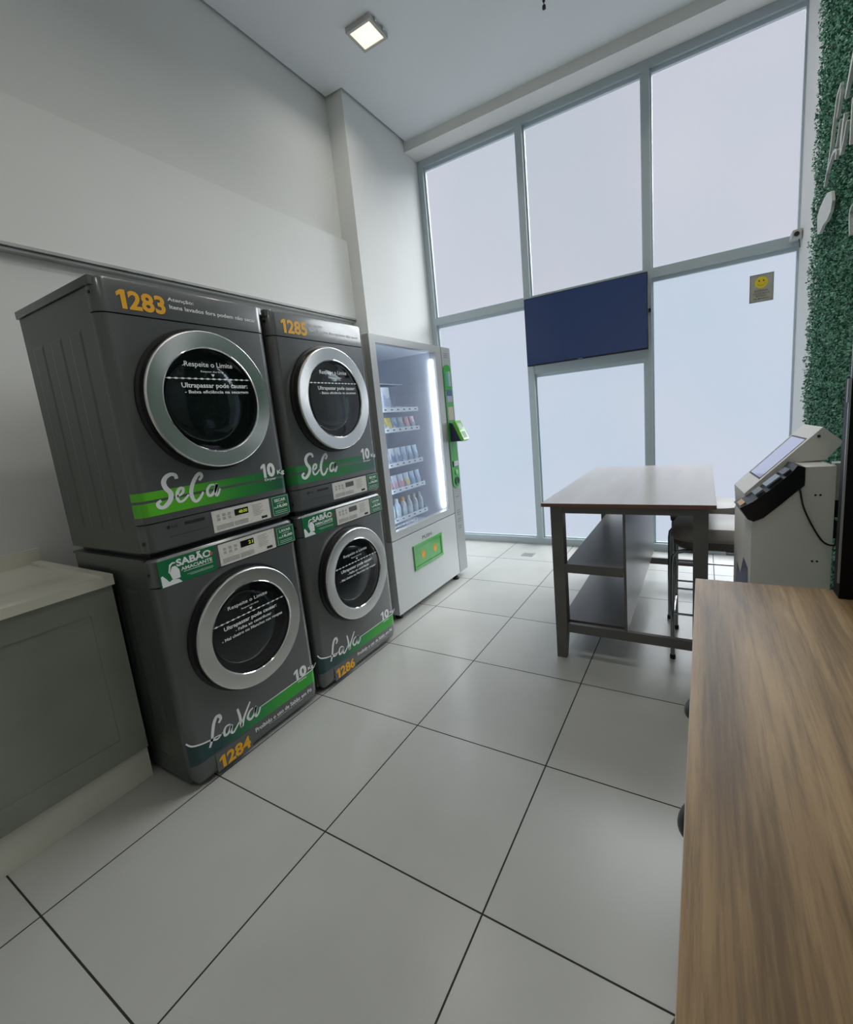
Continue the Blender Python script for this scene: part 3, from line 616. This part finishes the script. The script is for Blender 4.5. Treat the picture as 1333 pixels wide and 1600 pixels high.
# goods on the shelves
def pouch(name, loc, w_, h, d, body, accent, label, group, proto={}):
    key = ('p', body, accent, w_, h)
    t = thing(name, label, 'detergent pouch', loc, 0, group)
    if key not in proto:
        bm = bmesh.new(); rings = []
        for k in range(7):
            f = k/6; th = d*(1-f)**.7*.5+.002; ww = w_/2*(1-.06*math.sin(PI*f))
            rings.append([(th*math.cos(a), ww*max(-1, min(1, 1.25*math.sin(a))), f*h) for a in [2*PI*j/16 for j in range(16)]])
        loft(bm, rings); b = fin(bm, 'pouch_body', body, t, smooth=True)
        bm = bmesh.new()
        a0 = [(d*.5*(1-.2)**.7+.004, -w_*.38, h*.2), (d*.5*.8**.7+.004, w_*.38, h*.2), (d*.5*.4**.7+.005, w_*.34, h*.62), (d*.5*.55**.7+.005, 0, h*.5), (d*.5*.4**.7+.005, -w_*.34, h*.72)]
        bm.faces.new([bm.verts.new(p) for p in a0]); l = ink(bm, 'printed_label', accent, t)
        proto[key] = (b.data, l.data)
    else:
        for nm, me in zip(('pouch_body', 'printed_label'), proto[key]):
            o = bpy.data.objects.new(nm, me); C.objects.link(o); o.parent = t
    return t
def bottle(loc, h, r, body, capm, label, group):
    t = thing('detergent_bottle', label, 'bottle', loc, 0, group)
    bm = bmesh.new(); lathe_z(bm, [(0, r*.9), (.006, r), (h*.55, r), (h*.72, r*.8), (h*.8, r*.45), (h*.84, r*.42)], 0, 0, 20); fin(bm, 'bottle_body', body, t, smooth=True)
    bm = bmesh.new(); lathe_z(bm, [(h*.83, r*.5), (h*.97, r*.46), (h, r*.36)], 0, 0, 16); fin(bm, 'cap', capm, t, smooth=True)
    bm = bmesh.new(); lathe_z(bm, [(h*.15, r+.0006), (h*.48, r+.0006)], 0, 0, 20, False, False); fin(bm, 'bottle_label', mat('pale_bottle_label', S(200, 215, 225), .5), t, smooth=True)
    return t
def cm(n, *c): return mat(n, S(*c), .4)
pw = cm('pouch_white', 205, 214, 228); pb = cm('pouch_pale_blue', 185, 205, 226); pyel = cm('pouch_yellow', 222, 208, 120); ppk = cm('pouch_pink', 222, 190, 202)
acg = cm('accent_grey', 170, 184, 205); acy = cm('accent_yellow', 228, 212, 150); acb = cm('accent_blue', 150, 180, 215); acp = cm('accent_pink', 222, 175, 190); acn = cm('accent_navy', 135, 155, 190); acr = cm('accent_red', 220, 160, 165)
ords = ['leftmost', 'second from left', 'third from left', 'middle', 'third from right', 'second from right', 'rightmost']
rows = [(SH[1], .098, 'second shelf of the vending machine', [(pw, acb, 'white'), (pb, acg, 'pale blue'), (pyel, acy, 'yellow'), (pb, acn, 'blue'), (pw, acg, 'white'), (ppk, acp, 'pink'), (ppk, acg, 'pale pink')]),
        (SH[2], .125, 'third shelf of the vending machine', [(pw, acg, 'white')]*2+[(pw, acn, 'white')]*2+[(pb, acg, 'pale blue')]*3),
        (SH[3], .115, 'fourth shelf of the vending machine', [(pw, acg, 'white'), (pw, acr, 'white'), (pw, acp, 'white'), (pw, acr, 'white'), (pw, acy, 'white'), (pb, acb, 'pale blue'), (pb, acg, 'pale blue')])]
for z_, h, where, items in rows:
    for k, (bd, ac, cn) in enumerate(items):
        pouch('detergent_pouch', (-.225, 1.70+k*.077, z_), .068, h, .045, bd, ac, '%s detergent pouch, %s on the %s' % (cn, ords[k], where), 'pouches on the '+where)
for k, (bd, ac, cn) in enumerate([(pb, acg, 'left'), (pw, acg, 'right')]):
    pouch('refill_pouch', (-.23, 1.735+k*.125, SH[0]), .11, .17, .05, bd, ac, 'large pale refill pouch, %s of the two on the top shelf' % cn, 'refill pouches on the top shelf')
capg = cm('cap_green', 90, 195, 130); capo = cm('cap_orange', 225, 150, 80); capw = cm('cap_white', 205, 205, 200)
for k in range(7):
    cp, cn = ((capg, 'green'), (capg, 'green'), (capw, 'white'), (capo, 'orange'), (capw, 'white'), (capw, 'white'), (capw, 'white'))[k]
    bottle((-.222, 1.70+k*.077, SH[4]), .155, .029, cm('bottle_aqua', 175, 215, 220) if k == 1 else (pb if k < 3 else cm('bottle_grey', 190, 195, 205)), cp,
           'small detergent bottle with %s cap, %s on the bottom shelf' % (cn, ords[k]), 'bottles on the bottom shelf of the vending machine')

# ------------------------------------------------------------------ sink cabinet and counter at the left
cab_m = noise_bump(noise_color(mat('grey_cabinet', S(136, 140, 130), .4), [S(130, 134, 124), S(142, 146, 136)], 4), 400, .02)
marble = noise_color(mat('cream_stone', S(222, 220, 206), .28, spec=.5), [S(212, 210, 194), S(226, 224, 210), S(234, 232, 220)], 2.5, detail=6, dist=1)
kick_m = noise_color(mat('kick_white', S(215, 215, 202), .5), [S(208, 208, 196), S(222, 222, 210)], 3)
cb = thing('base_cabinet', 'grey base cabinet with a panelled front and white plinth left of the washers', 'cabinet')
box('carcass', cab_m, -1.0, -.298, -2.0, -.022, .145, .868, cb)
box('plinth', kick_m, -.96, -.294, -2.0, -.022, 0, .143, cb, bevel=.002)
bm = bmesh.new()
for y_0, y_1 in ((-1.0, -.024), (-1.99, -1.006)):
    bx(bm, -.296, -.281, y_0, y_1, .147, .866)
    for q in ((y_0, y_0+.09, .147, .866), (y_1-.09, y_1, .147, .866), (y_0+.09, y_1-.09, .776, .866), (y_0+.09, y_1-.09, .147, .237)): bx(bm, -.281, -.276, *q)
    if y_0 > -1.005: fin(bm, 'door', cab_m, cb, bevel=.0012); bm = bmesh.new()
fin(bm, 'door', cab_m, cb, bevel=.0012)
ct = thing('countertop', 'cream stone countertop with raised rim on the grey cabinet', 'countertop')
bm = bmesh.new()
bx(bm, -1.0, -.262, -2.0, -.018, .8695, .897); fin(bm, 'slab', marble, ct, bevel=.003)
bm = bmesh.new(); bx(bm, -.96, -.262, -.050, -.018, .8972, .912); fin(bm, 'side_rim', marble, ct, bevel=.003)
bm = bmesh.new(); bx(bm, -.31, -.262, -2.0, -.0505, .8972, .906); fin(bm, 'front_rim', marble, ct, bevel=.003)
bm = bmesh.new(); bx(bm, -1.005, -.978, -2.0, -.006, .8972, .968); fin(bm, 'backsplash', marble, ct, bevel=.002)

# ------------------------------------------------------------------ work table
t = thing('work_table', 'tall grey laminate work table with two side shelves in front of the window', 'table')
TX0, TX1, TY0, TY1 = .984, 1.788, 1.511, 2.985
box('tabletop', top_lam, TX0+.002, TX1-.002, TY0+.002, TY1-.002, .876, .895, t)
boxes('edge_band', edge_lam, [(TX0, TX1, TY0, TY0+.002, .876, .8945), (TX0, TX0+.002, TY0, TY1, .876, .8945), (TX1-.002, TX1, TY0, TY1, .876, .8945), (TX0, TX1, TY1-.002, TY1, .876, .8945)], t)
def leg(x0, x1, y0, y1, inner_x, inner_y):
    bm = bmesh.new(); r = []
    for z_, k in ((0, .014), (.16, .002), (.2, 0), (.875, 0)):
        xa, xb, ya, yb = x0, x1, y0, y1
        if inner_x > 0: xb -= k
        else: xa += k
        if inner_y > 0: yb -= k
        else: ya += k
        r.append([(xa, ya, z_), (xb, ya, z_), (xb, yb, z_), (xa, yb, z_)])
    loft(bm, r); fin(bm, 'leg', grey_lam, t, bevel=.002)
for xs, ix in (((1.028, 1.092), 1), ((1.696, 1.758), -1)):
    for ys, iy in (((1.53, 1.59), 1), ((2.90, 2.96), -1)): leg(*xs, *ys, ix, iy)
boxes('apron', grey_lam, [(1.092, 1.696, 1.535, 1.555, .838, .8755), (1.092, 1.696, 2.935, 2.955, .838, .8755), (1.035, 1.055, 1.59, 2.90, .838, .8755), (1.733, 1.753, 1.59, 2.90, .838, .8755)], t)
box('divider', grey_lam, 1.389, 1.402, 1.54, 2.95, .208, .8375, t)
box('shelf', grey_lam, 1.093, 1.3885, 1.535, 2.95, .530, .556, t); 
boxes('shelf_edge', grey_lam, [(1.093, 1.3885, 1.53, 1.5348, .508, .557)], t)
box('shelf', grey_lam, 1.045, 1.3885, 1.592, 2.897, .192, .207, t)
box('stretcher', grey_lam, 1.092, 1.696, 1.535, 1.56, .158, .2075, t); box('stretcher', grey_lam, 1.092, 1.696, 2.925, 2.95, .125, .175, t)

# ------------------------------------------------------------------ stools
stool_fab = noise_color(mat('taupe_vinyl', S(150, 143, 138), .45), [S(142, 136, 132), S(160, 153, 148)], 8)
base_m = mat('stool_base', S(92, 88, 82), .5); tube_m = mat('steel_tube', (.35, .36, .38), .2, metal=.9)
def stool(x, y, label):
    t = thing('bar_stool', label, 'stool', (x, y, 0), 0, 'stools at the work table')
    def rr(hw, r, z): return [(a, b, z) for a, b in rrect(-hw, hw, -hw, hw, r, 5, True)]
    bm = bmesh.new(); loft(bm, [rr(.188, .10, .657), rr(.196, .10, .672), rr(.192, .10, .70), rr(.176, .10, .724), rr(.13, .09, .736), rr(.05, .04, .739)]); fin(bm, 'seat_cushion', stool_fab, t, smooth=True)
    bm = bmesh.new(); loft(bm, [rr(.17, .09, .612), rr(.184, .095, .63), rr(.186, .10, .6565)]); fin(bm, 'seat_base', base_m, t, smooth=True)
    s = .185
    for sx in (-1, 1):
        for sy in (-1, 1):
            bm = bmesh.new(); pts = [(sx*s, sy*s, .012), (sx*s, sy*s, .3), (sx*s*.99, sy*s, .54), (sx*s*.97, sy*s*.98, .575), (sx*s*.88, sy*s*.95, .598), (sx*s*.72, sy*s*.9, .603), (sx*.05, sy*s*.9, .603)]
            tube(bm, pts, .0105, 12); l = fin(bm, 'leg', tube_m, t, smooth=True)
            bm = bmesh.new(); lathe_z(bm, [(0, .014), (.02, .014), (.024, .012)], sx*s, sy*s, 14); fin(bm, 'foot_tip', rubber, l, smooth=True)
    for sy in (-1, 1):
        bm = bmesh.new(); tube(bm, [(-s, sy*s, .26), (s, sy*s, .26)], .006, 8); fin(bm, 'footrest_bar', tube_m, t, smooth=True)
        bm = bmesh.new(); tube(bm, [(sy*s, -s, .22), (sy*s, s, .22)], .006, 8); fin(bm, 'footrest_bar', tube_m, t, smooth=True)
stool(1.785, 1.913, 'taupe cushioned bar stool with steel legs, the nearer one under the table edge')
stool(1.742, 2.418, 'taupe cushioned bar stool with steel legs, the one closer to the window')

# ------------------------------------------------------------------ television
tv_m = mat('tv_screen', S(22, 28, 52), .12, coat=.3, emit=S(30, 44, 74), es=.75)
t = thing('television', 'flat black television showing dark blue mounted on the window frame', 'television')
box('casing', black, .250, 1.3235, 3.602, 3.632, 1.8205, 2.443, t, bevel=.003)
box('screen', tv_m, .256, 1.3175, 3.6005, 3.6015, 1.833, 2.437, t)
box('wall_bracket', black, .6, .95, 3.632, 3.685, 2.0, 2.3, t)
box('bracket_rail', black, .23, 1.34, 3.664, 3.681, 2.13, 2.16, t)
bm = bmesh.new(); bm.faces.new([bm.verts.new(p) for p in ((.735, 3.6002, 1.8245), (.775, 3.6002, 1.8245), (.775, 3.6002, 1.8295), (.735, 3.6002, 1.8295))]); ink(bm, 'maker_badge', mat('badge_grey', S(140, 145, 155), .4), t)

# ------------------------------------------------------------------ smiley notice and security camera
t = thing('notice_sign', 'grey smiley notice sign stuck on the right window pane', 'sign')
box('plate', noise_color(mat('sign_grey', S(165, 165, 150), .6), [S(158, 158, 144), S(172, 172, 158)], 12), 2.042, 2.186, 3.733, 3.7405, 2.066, 2.262, t)
boxes('rim', mat('sign_rim', S(120, 122, 130), .5), [(2.038, 2.042, 3.731, 3.7405, 2.062, 2.266), (2.186, 2.190, 3.731, 3.7405, 2.062, 2.266), (2.042, 2.186, 3.731, 3.7405, 2.262, 2.266), (2.042, 2.186, 3.731, 3.7405, 2.062, 2.066)], t)
def fy(cx, cz, yy): return lambda a, b: (cx+a, yy, cz+b)
def disc(bm, cx, cz, rx, rz, yy, n=28): bm.faces.new([bm.verts.new((cx+rx*math.cos(2*PI*k/n), yy, cz+rz*math.sin(2*PI*k/n))) for k in range(n)])
bm = bmesh.new(); disc(bm, 2.112, 2.205, .042, .042, 3.7322); ink(bm, 'smiley', mat('smiley_yellow', S(228, 200, 30), .5), t)
bm = bmesh.new(); disc(bm, 2.098, 2.217, .006, .007, 3.7318); disc(bm, 2.126, 2.217, .006, .007, 3.7318)
for k in range(10):
    a0 = math.radians(205+13*k); a1 = math.radians(205+13*(k+1))
    bm.faces.new([bm.verts.new((2.112+r_*math.cos(a), 3.7318, 2.209+r_*math.sin(a))) for r_, a in ((.029, a0), (.029, a1), (.0265, a1), (.0265, a0))])
for s_, za, zb, ya, yb in (('SORRIA', 2.138, 2.152, 2.068, 2.156), ('VOCÊ ESTÁ', 2.117, 2.133, 2.060, 2.166), ('SENDO', 2.099, 2.111, 2.078, 2.148), ('FILMADO', 2.080, 2.092, 2.064, 2.160)):
    txt(bm, s_, 0, 1, 0, 1, 0, .01, f=lambda a, b, za=za, zb=zb, ya=ya, yb=yb: (ya+(yb-ya)*a, 3.7318, za+(zb-za)*b))
ink(bm, 'lettering', mat('sign_ink', S(95, 95, 85), .6), t)
t = thing('security_camera', 'small white security camera where the window transom meets the right wall', 'camera')
cam_w = mat('camera_white', S(190, 194, 190), .4)
bm = bmesh.new(); loft(bm, [[(2.262, 3.66, 2.43), (2.326, 3.66, 2.43), (2.326, 3.66, 2.50), (2.275, 3.66, 2.49)], [(2.268, 3.57, 2.425), (2.326, 3.57, 2.425), (2.326, 3.57, 2.49), (2.275, 3.57, 2.485)]]); fin(bm, 'housing', cam_w, t, bevel=.004)
bm = bmesh.new(); tube(bm, [(2.297, 3.571, 2.456), (2.297, 3.563, 2.456)], .016, 20); fin(bm, 'lens', black, t)
bm = bmesh.new(); tube(bm, smooth_pts([(2.315, 3.61, 2.43), (2.322, 3.61, 2.40), (2.326, 3.63, 2.375)], 4), .003, 6); fin(bm, 'cable', grey_ink, t)

# ------------------------------------------------------------------ artificial hedge with lettering
hedge_m = mat('hedge_leaf', (.03, .12, .06), .45, spec=.4)
noise_color(hedge_m, [(.028, .11, .068), (.07, .23, .145), (.12, .33, .22), (.24, .46, .34)], 90, detail=2, pos=[.28, .42, .56, .72])
hb = box('hedge_backing', mat('hedge_backing', (.008, .03, .016), .9), 2.318, 2.3335, .99, 2.87, .02, 4.09)
V = []; F = []; rnd = random.Random(3)
def leaves(n, y0, y1, z0, z1):
    for k in range(n):
        y = rnd.uniform(y0, y1); z = rnd.uniform(z0, z1); dep = rnd.random()
        lump = .012*math.sin(y*23+1.3*math.sin(z*9))*math.sin(z*19+y*7)
        x = 2.318-.004-.040*dep-lump*dep
        L = rnd.uniform(.010, .018); w2 = L*rnd.uniform(.32, .5)
        th = rnd.uniform(0, 2*PI); ph = rnd.uniform(.1, 1.1)
        ax = Vector((-math.sin(ph), math.cos(ph)*math.cos(th), math.cos(ph)*math.sin(th)))
        sd = ax.cross(Vector((-1, rnd.uniform(-.5, .5), rnd.uniform(-.2, .9)))).normalized()
        p = Vector((x, y, z)); n_ = ax.cross(sd)
        i = len(V); V.extend([p, p+ax*L*.5+sd*w2+n_*.003, p+ax*L, p+ax*L*.5-sd*w2+n_*.003]); F.extend([(i, i+1, i+2), (i, i+2, i+3)])
leaves(110000, 1.0, 2.87, .04, 4.08)
me = bpy.data.meshes.new('hedge_leaves'); me.from_pydata([tuple(p) for p in V], [], F); me.update()
hp = thing('hedge_panel', 'dark green artificial hedge panel covering the right wall', 'hedge')
hb.parent = hp; lf = link('leaves', me, hedge_m, hp); lf['kind'] = 'stuff'
sign_w = mat('sign_white', S(205, 208, 205), .5)
def strokes(name, L, label, x=2.238):
    bm = bmesh.new()
    for pts, wd in L:
        P = smooth_pts([(x, a, b) for a, b in pts], 4); n = len(P)
        A = []; B = []
        for i in range(n):
            d = (P[min(i+1, n-1)]-P[max(i-1, 0)]).normalized(); q = Vector((0, -d.z, d.y))*wd/2*(.7+.3*math.sin(PI*i/(n-1)))
            A.append(P[i]+q); B.append(P[i]-q)
        out = A+B[::-1]; loft(bm, [[tuple(v_) for v_ in out], [tuple(v_+Vector((.012, 0, 0))) for v_ in out]])
    return tag(fin(bm, name, sign_w), label, 'sign lettering', 'white lettering on the hedge')
strokes('script_letter', [([(2.08, 2.66), (2.15, 2.64), (2.175, 2.59), (2.20, 2.545), (2.227, 2.475), (2.266, 2.416), (2.329, 2.339)], .018), ([(2.075, 2.64), (2.09, 2.60), (2.13, 2.55)], .014), ([(2.10, 2.41), (2.16, 2.425), (2.212, 2.414), (2.286, 2.385)], .014), ([(2.096, 2.408), (2.116, 2.376)], .02)], 'white script letter with the long slanted stem on the hedge, nearest the window')
strokes('script_letter', [([(1.86, 2.70), (1.90, 2.66), (1.942, 2.611), (1.99, 2.56)], .028)], 'white slanted stroke of lettering, uppermost on the hedge by the photo edge')
strokes('script_letter', [([(2.056, 2.51), (2.098, 2.445), (2.118, 2.428)], .014),], 'thin white curved stroke between the larger letters on the hedge')
strokes('script_letter', [([(1.985, 2.50), (2.02, 2.43), (2.027, 2.36)], .030), ([(1.936, 2.45), (1.98, 2.39), (2.022, 2.358)], .016)], 'white V-shaped script letter in the middle of the hedge lettering')
strokes('script_letter', [([(1.862, 2.50), (1.862, 2.42), (1.862, 2.33)], .018)], 'white upright stroke of lettering at the right photo edge on the hedge')
strokes('script_letter', [([(1.77, 2.075), (1.802, 2.056), (1.795, 2.01), (1.781, 1.965)], .014)], 'small white hooked stroke of lettering low on the hedge')
bm = bmesh.new(); blob = [(2.16, 2.262), (2.25, 2.285), (2.323, 2.281), (2.407, 2.271), (2.465, 2.246), (2.455, 2.2), (2.443, 2.155), (2.394, 2.141), (2.31, 2.16), (2.224, 2.155), (2.151, 2.176), (2.13, 2.21)]
loft(bm, [[(2.238, a, b) for a, b in blob], [(2.250, a, b) for a, b in blob]]); tag(fin(bm, 'sign_emblem', sign_w), 'white leaf-shaped emblem under the hedge lettering', 'sign')

# ------------------------------------------------------------------ wooden desk with drawers
t = thing('wooden_desk', 'long oak-look desk with a wood top and dark cup handles at the right', 'desk')
DZ = .752
box('desktop', wood, 1.716, 2.24, -2.0, .935, DZ-.025, DZ, t, bevel=.001)
box('front_edge', mat('pale_edge_band', S(170, 155, 135), .5), 1.7145, 1.7158, -2.0, .935, DZ-.024, DZ-.001, t)
desk_w = noise_color(mat('desk_white', S(190, 188, 182), .45), [S(184, 182, 176), S(196, 194, 188)], 3)
box('carcass', desk_w, 1.745, 2.235, -1.98, .915, .03, DZ-.026, t)
for ya, yb, hy in ((.195, .54, .371), (-.16, .188, .015), (.547, .913, None), (-.52, -.167, -.34), (-.90, -.527, None)):
    d = box('drawer', desk_w, 1.727, 1.744, ya, yb, .53, .72, t, bevel=.0015)
    if hy is not None:
        bm = bmesh.new(); rings = []
        for k in range(9):        # cup pull: half shell
            a = PI/2*k/8; rings.append([(1.727-.028*math.cos(a)*math.sin(b) if 1 else 0, hy+.042*math.cos(b), .60+.030*math.sin(a)) if True else None for b in [PI*j/12 for j in range(13)]])
        loft(bm, rings, cap=False, close=False); o = fin(bm, 'cup_handle', black, d, smooth=True)
        md = o.modifiers.new('s', 'SOLIDIFY'); md.thickness = .002; md.offset = 0

# ------------------------------------------------------------------ self-service kiosk
KA = math.atan2(.041, .4)
t = thing('payment_kiosk', 'white self-service payment kiosk with slanted touchscreen beside the hedge', 'kiosk', (1.9013, 1.30, 0), KA)
KS = .9135
def KZ(z): return .1196+KS*z if z > 0 else 0.0
kw = noise_bump(mat('kiosk_white', S(228, 227, 221), .4), 500, .02)
def prof_y(name, m, prof, y0, y1, parent, bevel=.002):
    bm = bmesh.new(); loft(bm, [[(a, y0, b) for a, b in prof], [(a, y1, b) for a, b in prof]]); return fin(bm, name, m, parent, bevel=bevel)
kb = prof_y('pedestal', kw, [(0, 0), (0, .812), (.006, .826), (.178, .980), (.178, 1.058), (.277, 1.058), (.277, 0)], 0, .144, t)
kb2 = prof_y('pedestal_core', kw, [(0, 0), (0, .812), (.168, 1.058), (.277, 1.058), (.277, 0)], .1445, .40, kb)
hd = prof_y('head', kw, [(-.004, .925), (.268, 1.206), (.338, 1.140), (.285, 1.066), (.19, 1.0605), (.004, .816)], .145, .405, t)
ax_ = Vector((.272, .281)).normalized()
def slant(s, off=0.0): 
    p = Vector((-.004, .925))+ax_*s+Vector((-ax_.y, ax_.x))*off; return p.x, p.y
bm = bmesh.new(); q = [slant(.085, .0012), slant(.325, .0012)]
loft(bm, [[(q[0][0], .170, q[0][1]), (q[0][0], .385, q[0][1]), (q[1][0], .385, q[1][1]), (q[1][0], .170, q[1][1])], [(slant(.085, -.002)[0], .170, slant(.085, -.002)[1]), (slant(.085, -.002)[0], .385, slant(.085, -.002)[1]), (slant(.325, -.002)[0], .385, slant(.325, -.002)[1]), (slant(.325, -.002)[0], .170, slant(.325, -.002)[1])]])
fr_ = fin(bm, 'screen_bezel', black, hd)
bm = bmesh.new(); a, b = slant(.092, .002), slant(.318, .002)
bm.faces.new([bm.verts.new(p) for p in ((a[0], .172, a[1]), (a[0], .370, a[1]), (b[0], .370, b[1]), (b[0], .172, b[1]))]); ink(bm, 'touchscreen', mat('kiosk_screen', S(120, 125, 165), .08, coat=1, emit=S(190, 190, 225), es=.35), hd)
bm = bmesh.new(); tube(bm, [(.255, .146, 1.168), (.255, .141, 1.168)], .006, 12); fin(bm, 'lock', mat('lock_grey', S(90, 90, 85), .3, metal=1), hd)
for zz in (.941, .659):
    for xx in (.214, .230): bm = bmesh.new(); tube(bm, [(xx, .001, zz), (xx, -.001, zz)], .0042, 12); fin(bm, 'vent_hole', black, kb)
# card terminal on the near side
bm = bmesh.new(); pr_ = [(-.046, .889), (.0, .915), (.055, .962), (.130, 1.035), (.150, 1.066), (.175, 1.058), (.176, .985), (.10, .905), (.04, .845), (.006, .829), (-.015, .838)]
loft(bm, [[(a, -.006, b) for a, b in pr_], [(a, .135, b) for a, b in pr_]]); rd = fin(bm, 'card_terminal', mat('terminal_black', (.008, .009, .012), .3), t, bevel=.004)
def top_patch(name, m, s0, s1, y0, y1, par, lift=.0015):
    A_ = Vector((-.046, .889)); B_ = Vector((.150, 1.066)); d_ = (B_-A_).normalized(); n_ = Vector((-d_.y, d_.x)); L_ = (B_-A_).length
    pa = A_+d_*s0*L_; pb_ = A_+d_*s1*L_
    bm = bmesh.new(); loft(bm, [[(p.x+n_.x*o, yy, p.y+n_.y*o) for p, yy in ((pa, y0), (pb_, y0), (pb_, y1), (pa, y1))] for o in (-.004, lift)])
    return fin(bm, name, m, par)
top_patch('terminal_display', mat('terminal_lcd', S(150, 165, 180), .2), .50, .74, .02, .09, rd)
top_patch('terminal_keys', mat('keys_grey', S(120, 125, 130), .3), .30, .44, .015, .09, rd)
top_patch('terminal_slot', mat('slot_grey', S(110, 112, 116), .3, metal=.5), .78, .90, .015, .09, rd)
top_patch('terminal_sticker', mat('orange_beige', S(205, 170, 120), .4), .03, .12, .02, .10, rd, .0)
bm = bmesh.new(); tube(bm, smooth_pts([(.160, .01, .985), (.162, -.010, .955), (.175, -.012, .89), (.205, -.012, .815), (.240, -.010, .752), (.268, -.006, .732), (.290, .01, .737), (.300, .05, .79), (.300, .10, .84)], 6), .0035, 8); fin(bm, 'power_cable', rubber, t, smooth=True)
bm = bmesh.new()
for q in ([(.02, .30), (.38, .30), (.30, .55), (.22, .52), (.15, .62), (.05, .60)],):
    bm.faces.new([bm.verts.new((-.0012, a, b)) for a, b in q])
ink(bm, 'front_artwork', mat('navy_ink', S(50, 55, 100), .4), kb)
# bring the parts to their real size
for o_ in [q for q in bpy.data.objects if q.parent == t or (q.parent and q.parent.parent == t)]:
    for v_ in o_.data.vertices: v_.co.x *= KS; v_.co.y *= KS; v_.co.z = KZ(v_.co.z)
t = thing('wall_socket_box', 'white wall socket box with black plugs between kiosk and hedge', 'socket', (0, 0, 0))
box('box', kw, 2.20, 2.262, 1.60, 1.66, .905, 1.06, t, bevel=.003); box('plug', black, 2.205, 2.25, 1.605, 1.65, .83, .9045, t, bevel=.004); box('plug', black, 2.205, 2.25, 1.605, 1.65, .74, .815, t, bevel=.004)
box('mounting_plate', kw, 2.262, 2.32, 1.61, 1.65, .88, 1.08, t)

# ------------------------------------------------------------------ black panel on the desk
t = thing('monitor_panel', 'black upright panel with thin silver edge standing on the desk', 'screen')
blk = mat('gloss_black', (.003, .003, .004), .45, spec=.15); sil = mat('silver_edge', S(150, 155, 155), .3, metal=.5)
box('lower_housing', blk, 2.084, 2.235, .862, .93, .753, 1.392, t, bevel=.006)
box('edge_trim', sil, 2.0795, 2.0838, .862, .870, .80, 1.325, t)
box('edge_trim', sil, 2.076, 2.0835, .862, .871, 1.327, 1.390, t)
box('screen', blk, 2.092, 2.235, .872, .915, 1.393, 1.66, t, bevel=.003)
box('edge_trim', sil, 2.084, 2.0915, .872, .880, 1.394, 1.665, t)

# ------------------------------------------------------------------ ceiling fittings
def downlight(x, y, z0, label):
    t = thing('ceiling_light', label, 'ceiling light', (x, y, H), 0, 'square ceiling lights')
    wm = mat('lamp_frame', S(185, 185, 180), .4); s = .105; i = .085
    boxes('frame', wm, [(-s, s, -s, -i, -.035, -.0005), (-s, s, i, s, -.035, -.0005), (-s, -i, -i, i, -.035, -.0005), (i, s, -i, i, -.035, -.0005)], t, bevel=.002)
    box('diffuser', mat('lamp_diffuser', (.9, .85, .7), .5, emit=(1, .83, .56), es=z0), -i, i, -i, i, -.03, -.024, t)
    for k in (-.045, .045): box('spring_clip', chrome, s+.001, s+.012, k-.012, k+.012, -.022, -.0005, t)
WHERE = ['the lit one seen beside the wall column', 'added out of view in the window half of the room on the hedge side', 'added out of view above the floor beside the dryers', 'added out of view above the free end of the wooden desk', 'added out of view above the floor beside the grey cabinet', 'added out of view above the near end of the wooden desk']
for (lx, ly, lp), wh in zip(LAMPS, WHERE): downlight(lx, ly, 1.25, 'square recessed ceiling light, '+wh)
t = thing('sprinkler_head', 'small black sprinkler head hanging from the ceiling', 'sprinkler', (.8, 2.72, H))
bm = bmesh.new(); lathe_z(bm, [(-.0005, .022), (-.008, .020), (-.010, .009), (-.055, .009), (-.06, .006)], 0, 0, 16); fin(bm, 'pipe', rubber, t, smooth=True)
bm = bmesh.new(); lathe_z(bm, [(-.0605, .003), (-.078, .003), (-.080, .011), (-.098, .012), (-.102, .004)], 0, 0, 16); fin(bm, 'deflector', mat('dark_metal', (.03, .03, .03), .4, metal=.8), t, smooth=True)

# ------------------------------------------------------------------ floor cover near the window
t = thing('floor_cover', 'small pale square drain cover in the floor tiles near the window', 'floor cover')
boxes('plate', mat('cover_plate', S(150, 152, 148), .4, metal=.3), [(.19, .31, 3.25, 3.35, .0005, .003)], t, bevel=.001)
boxes('slot', grey_ink, [(.205+k*.02, .213+k*.02, 3.265, 3.335, .003, .0034) for k in range(5)], t)
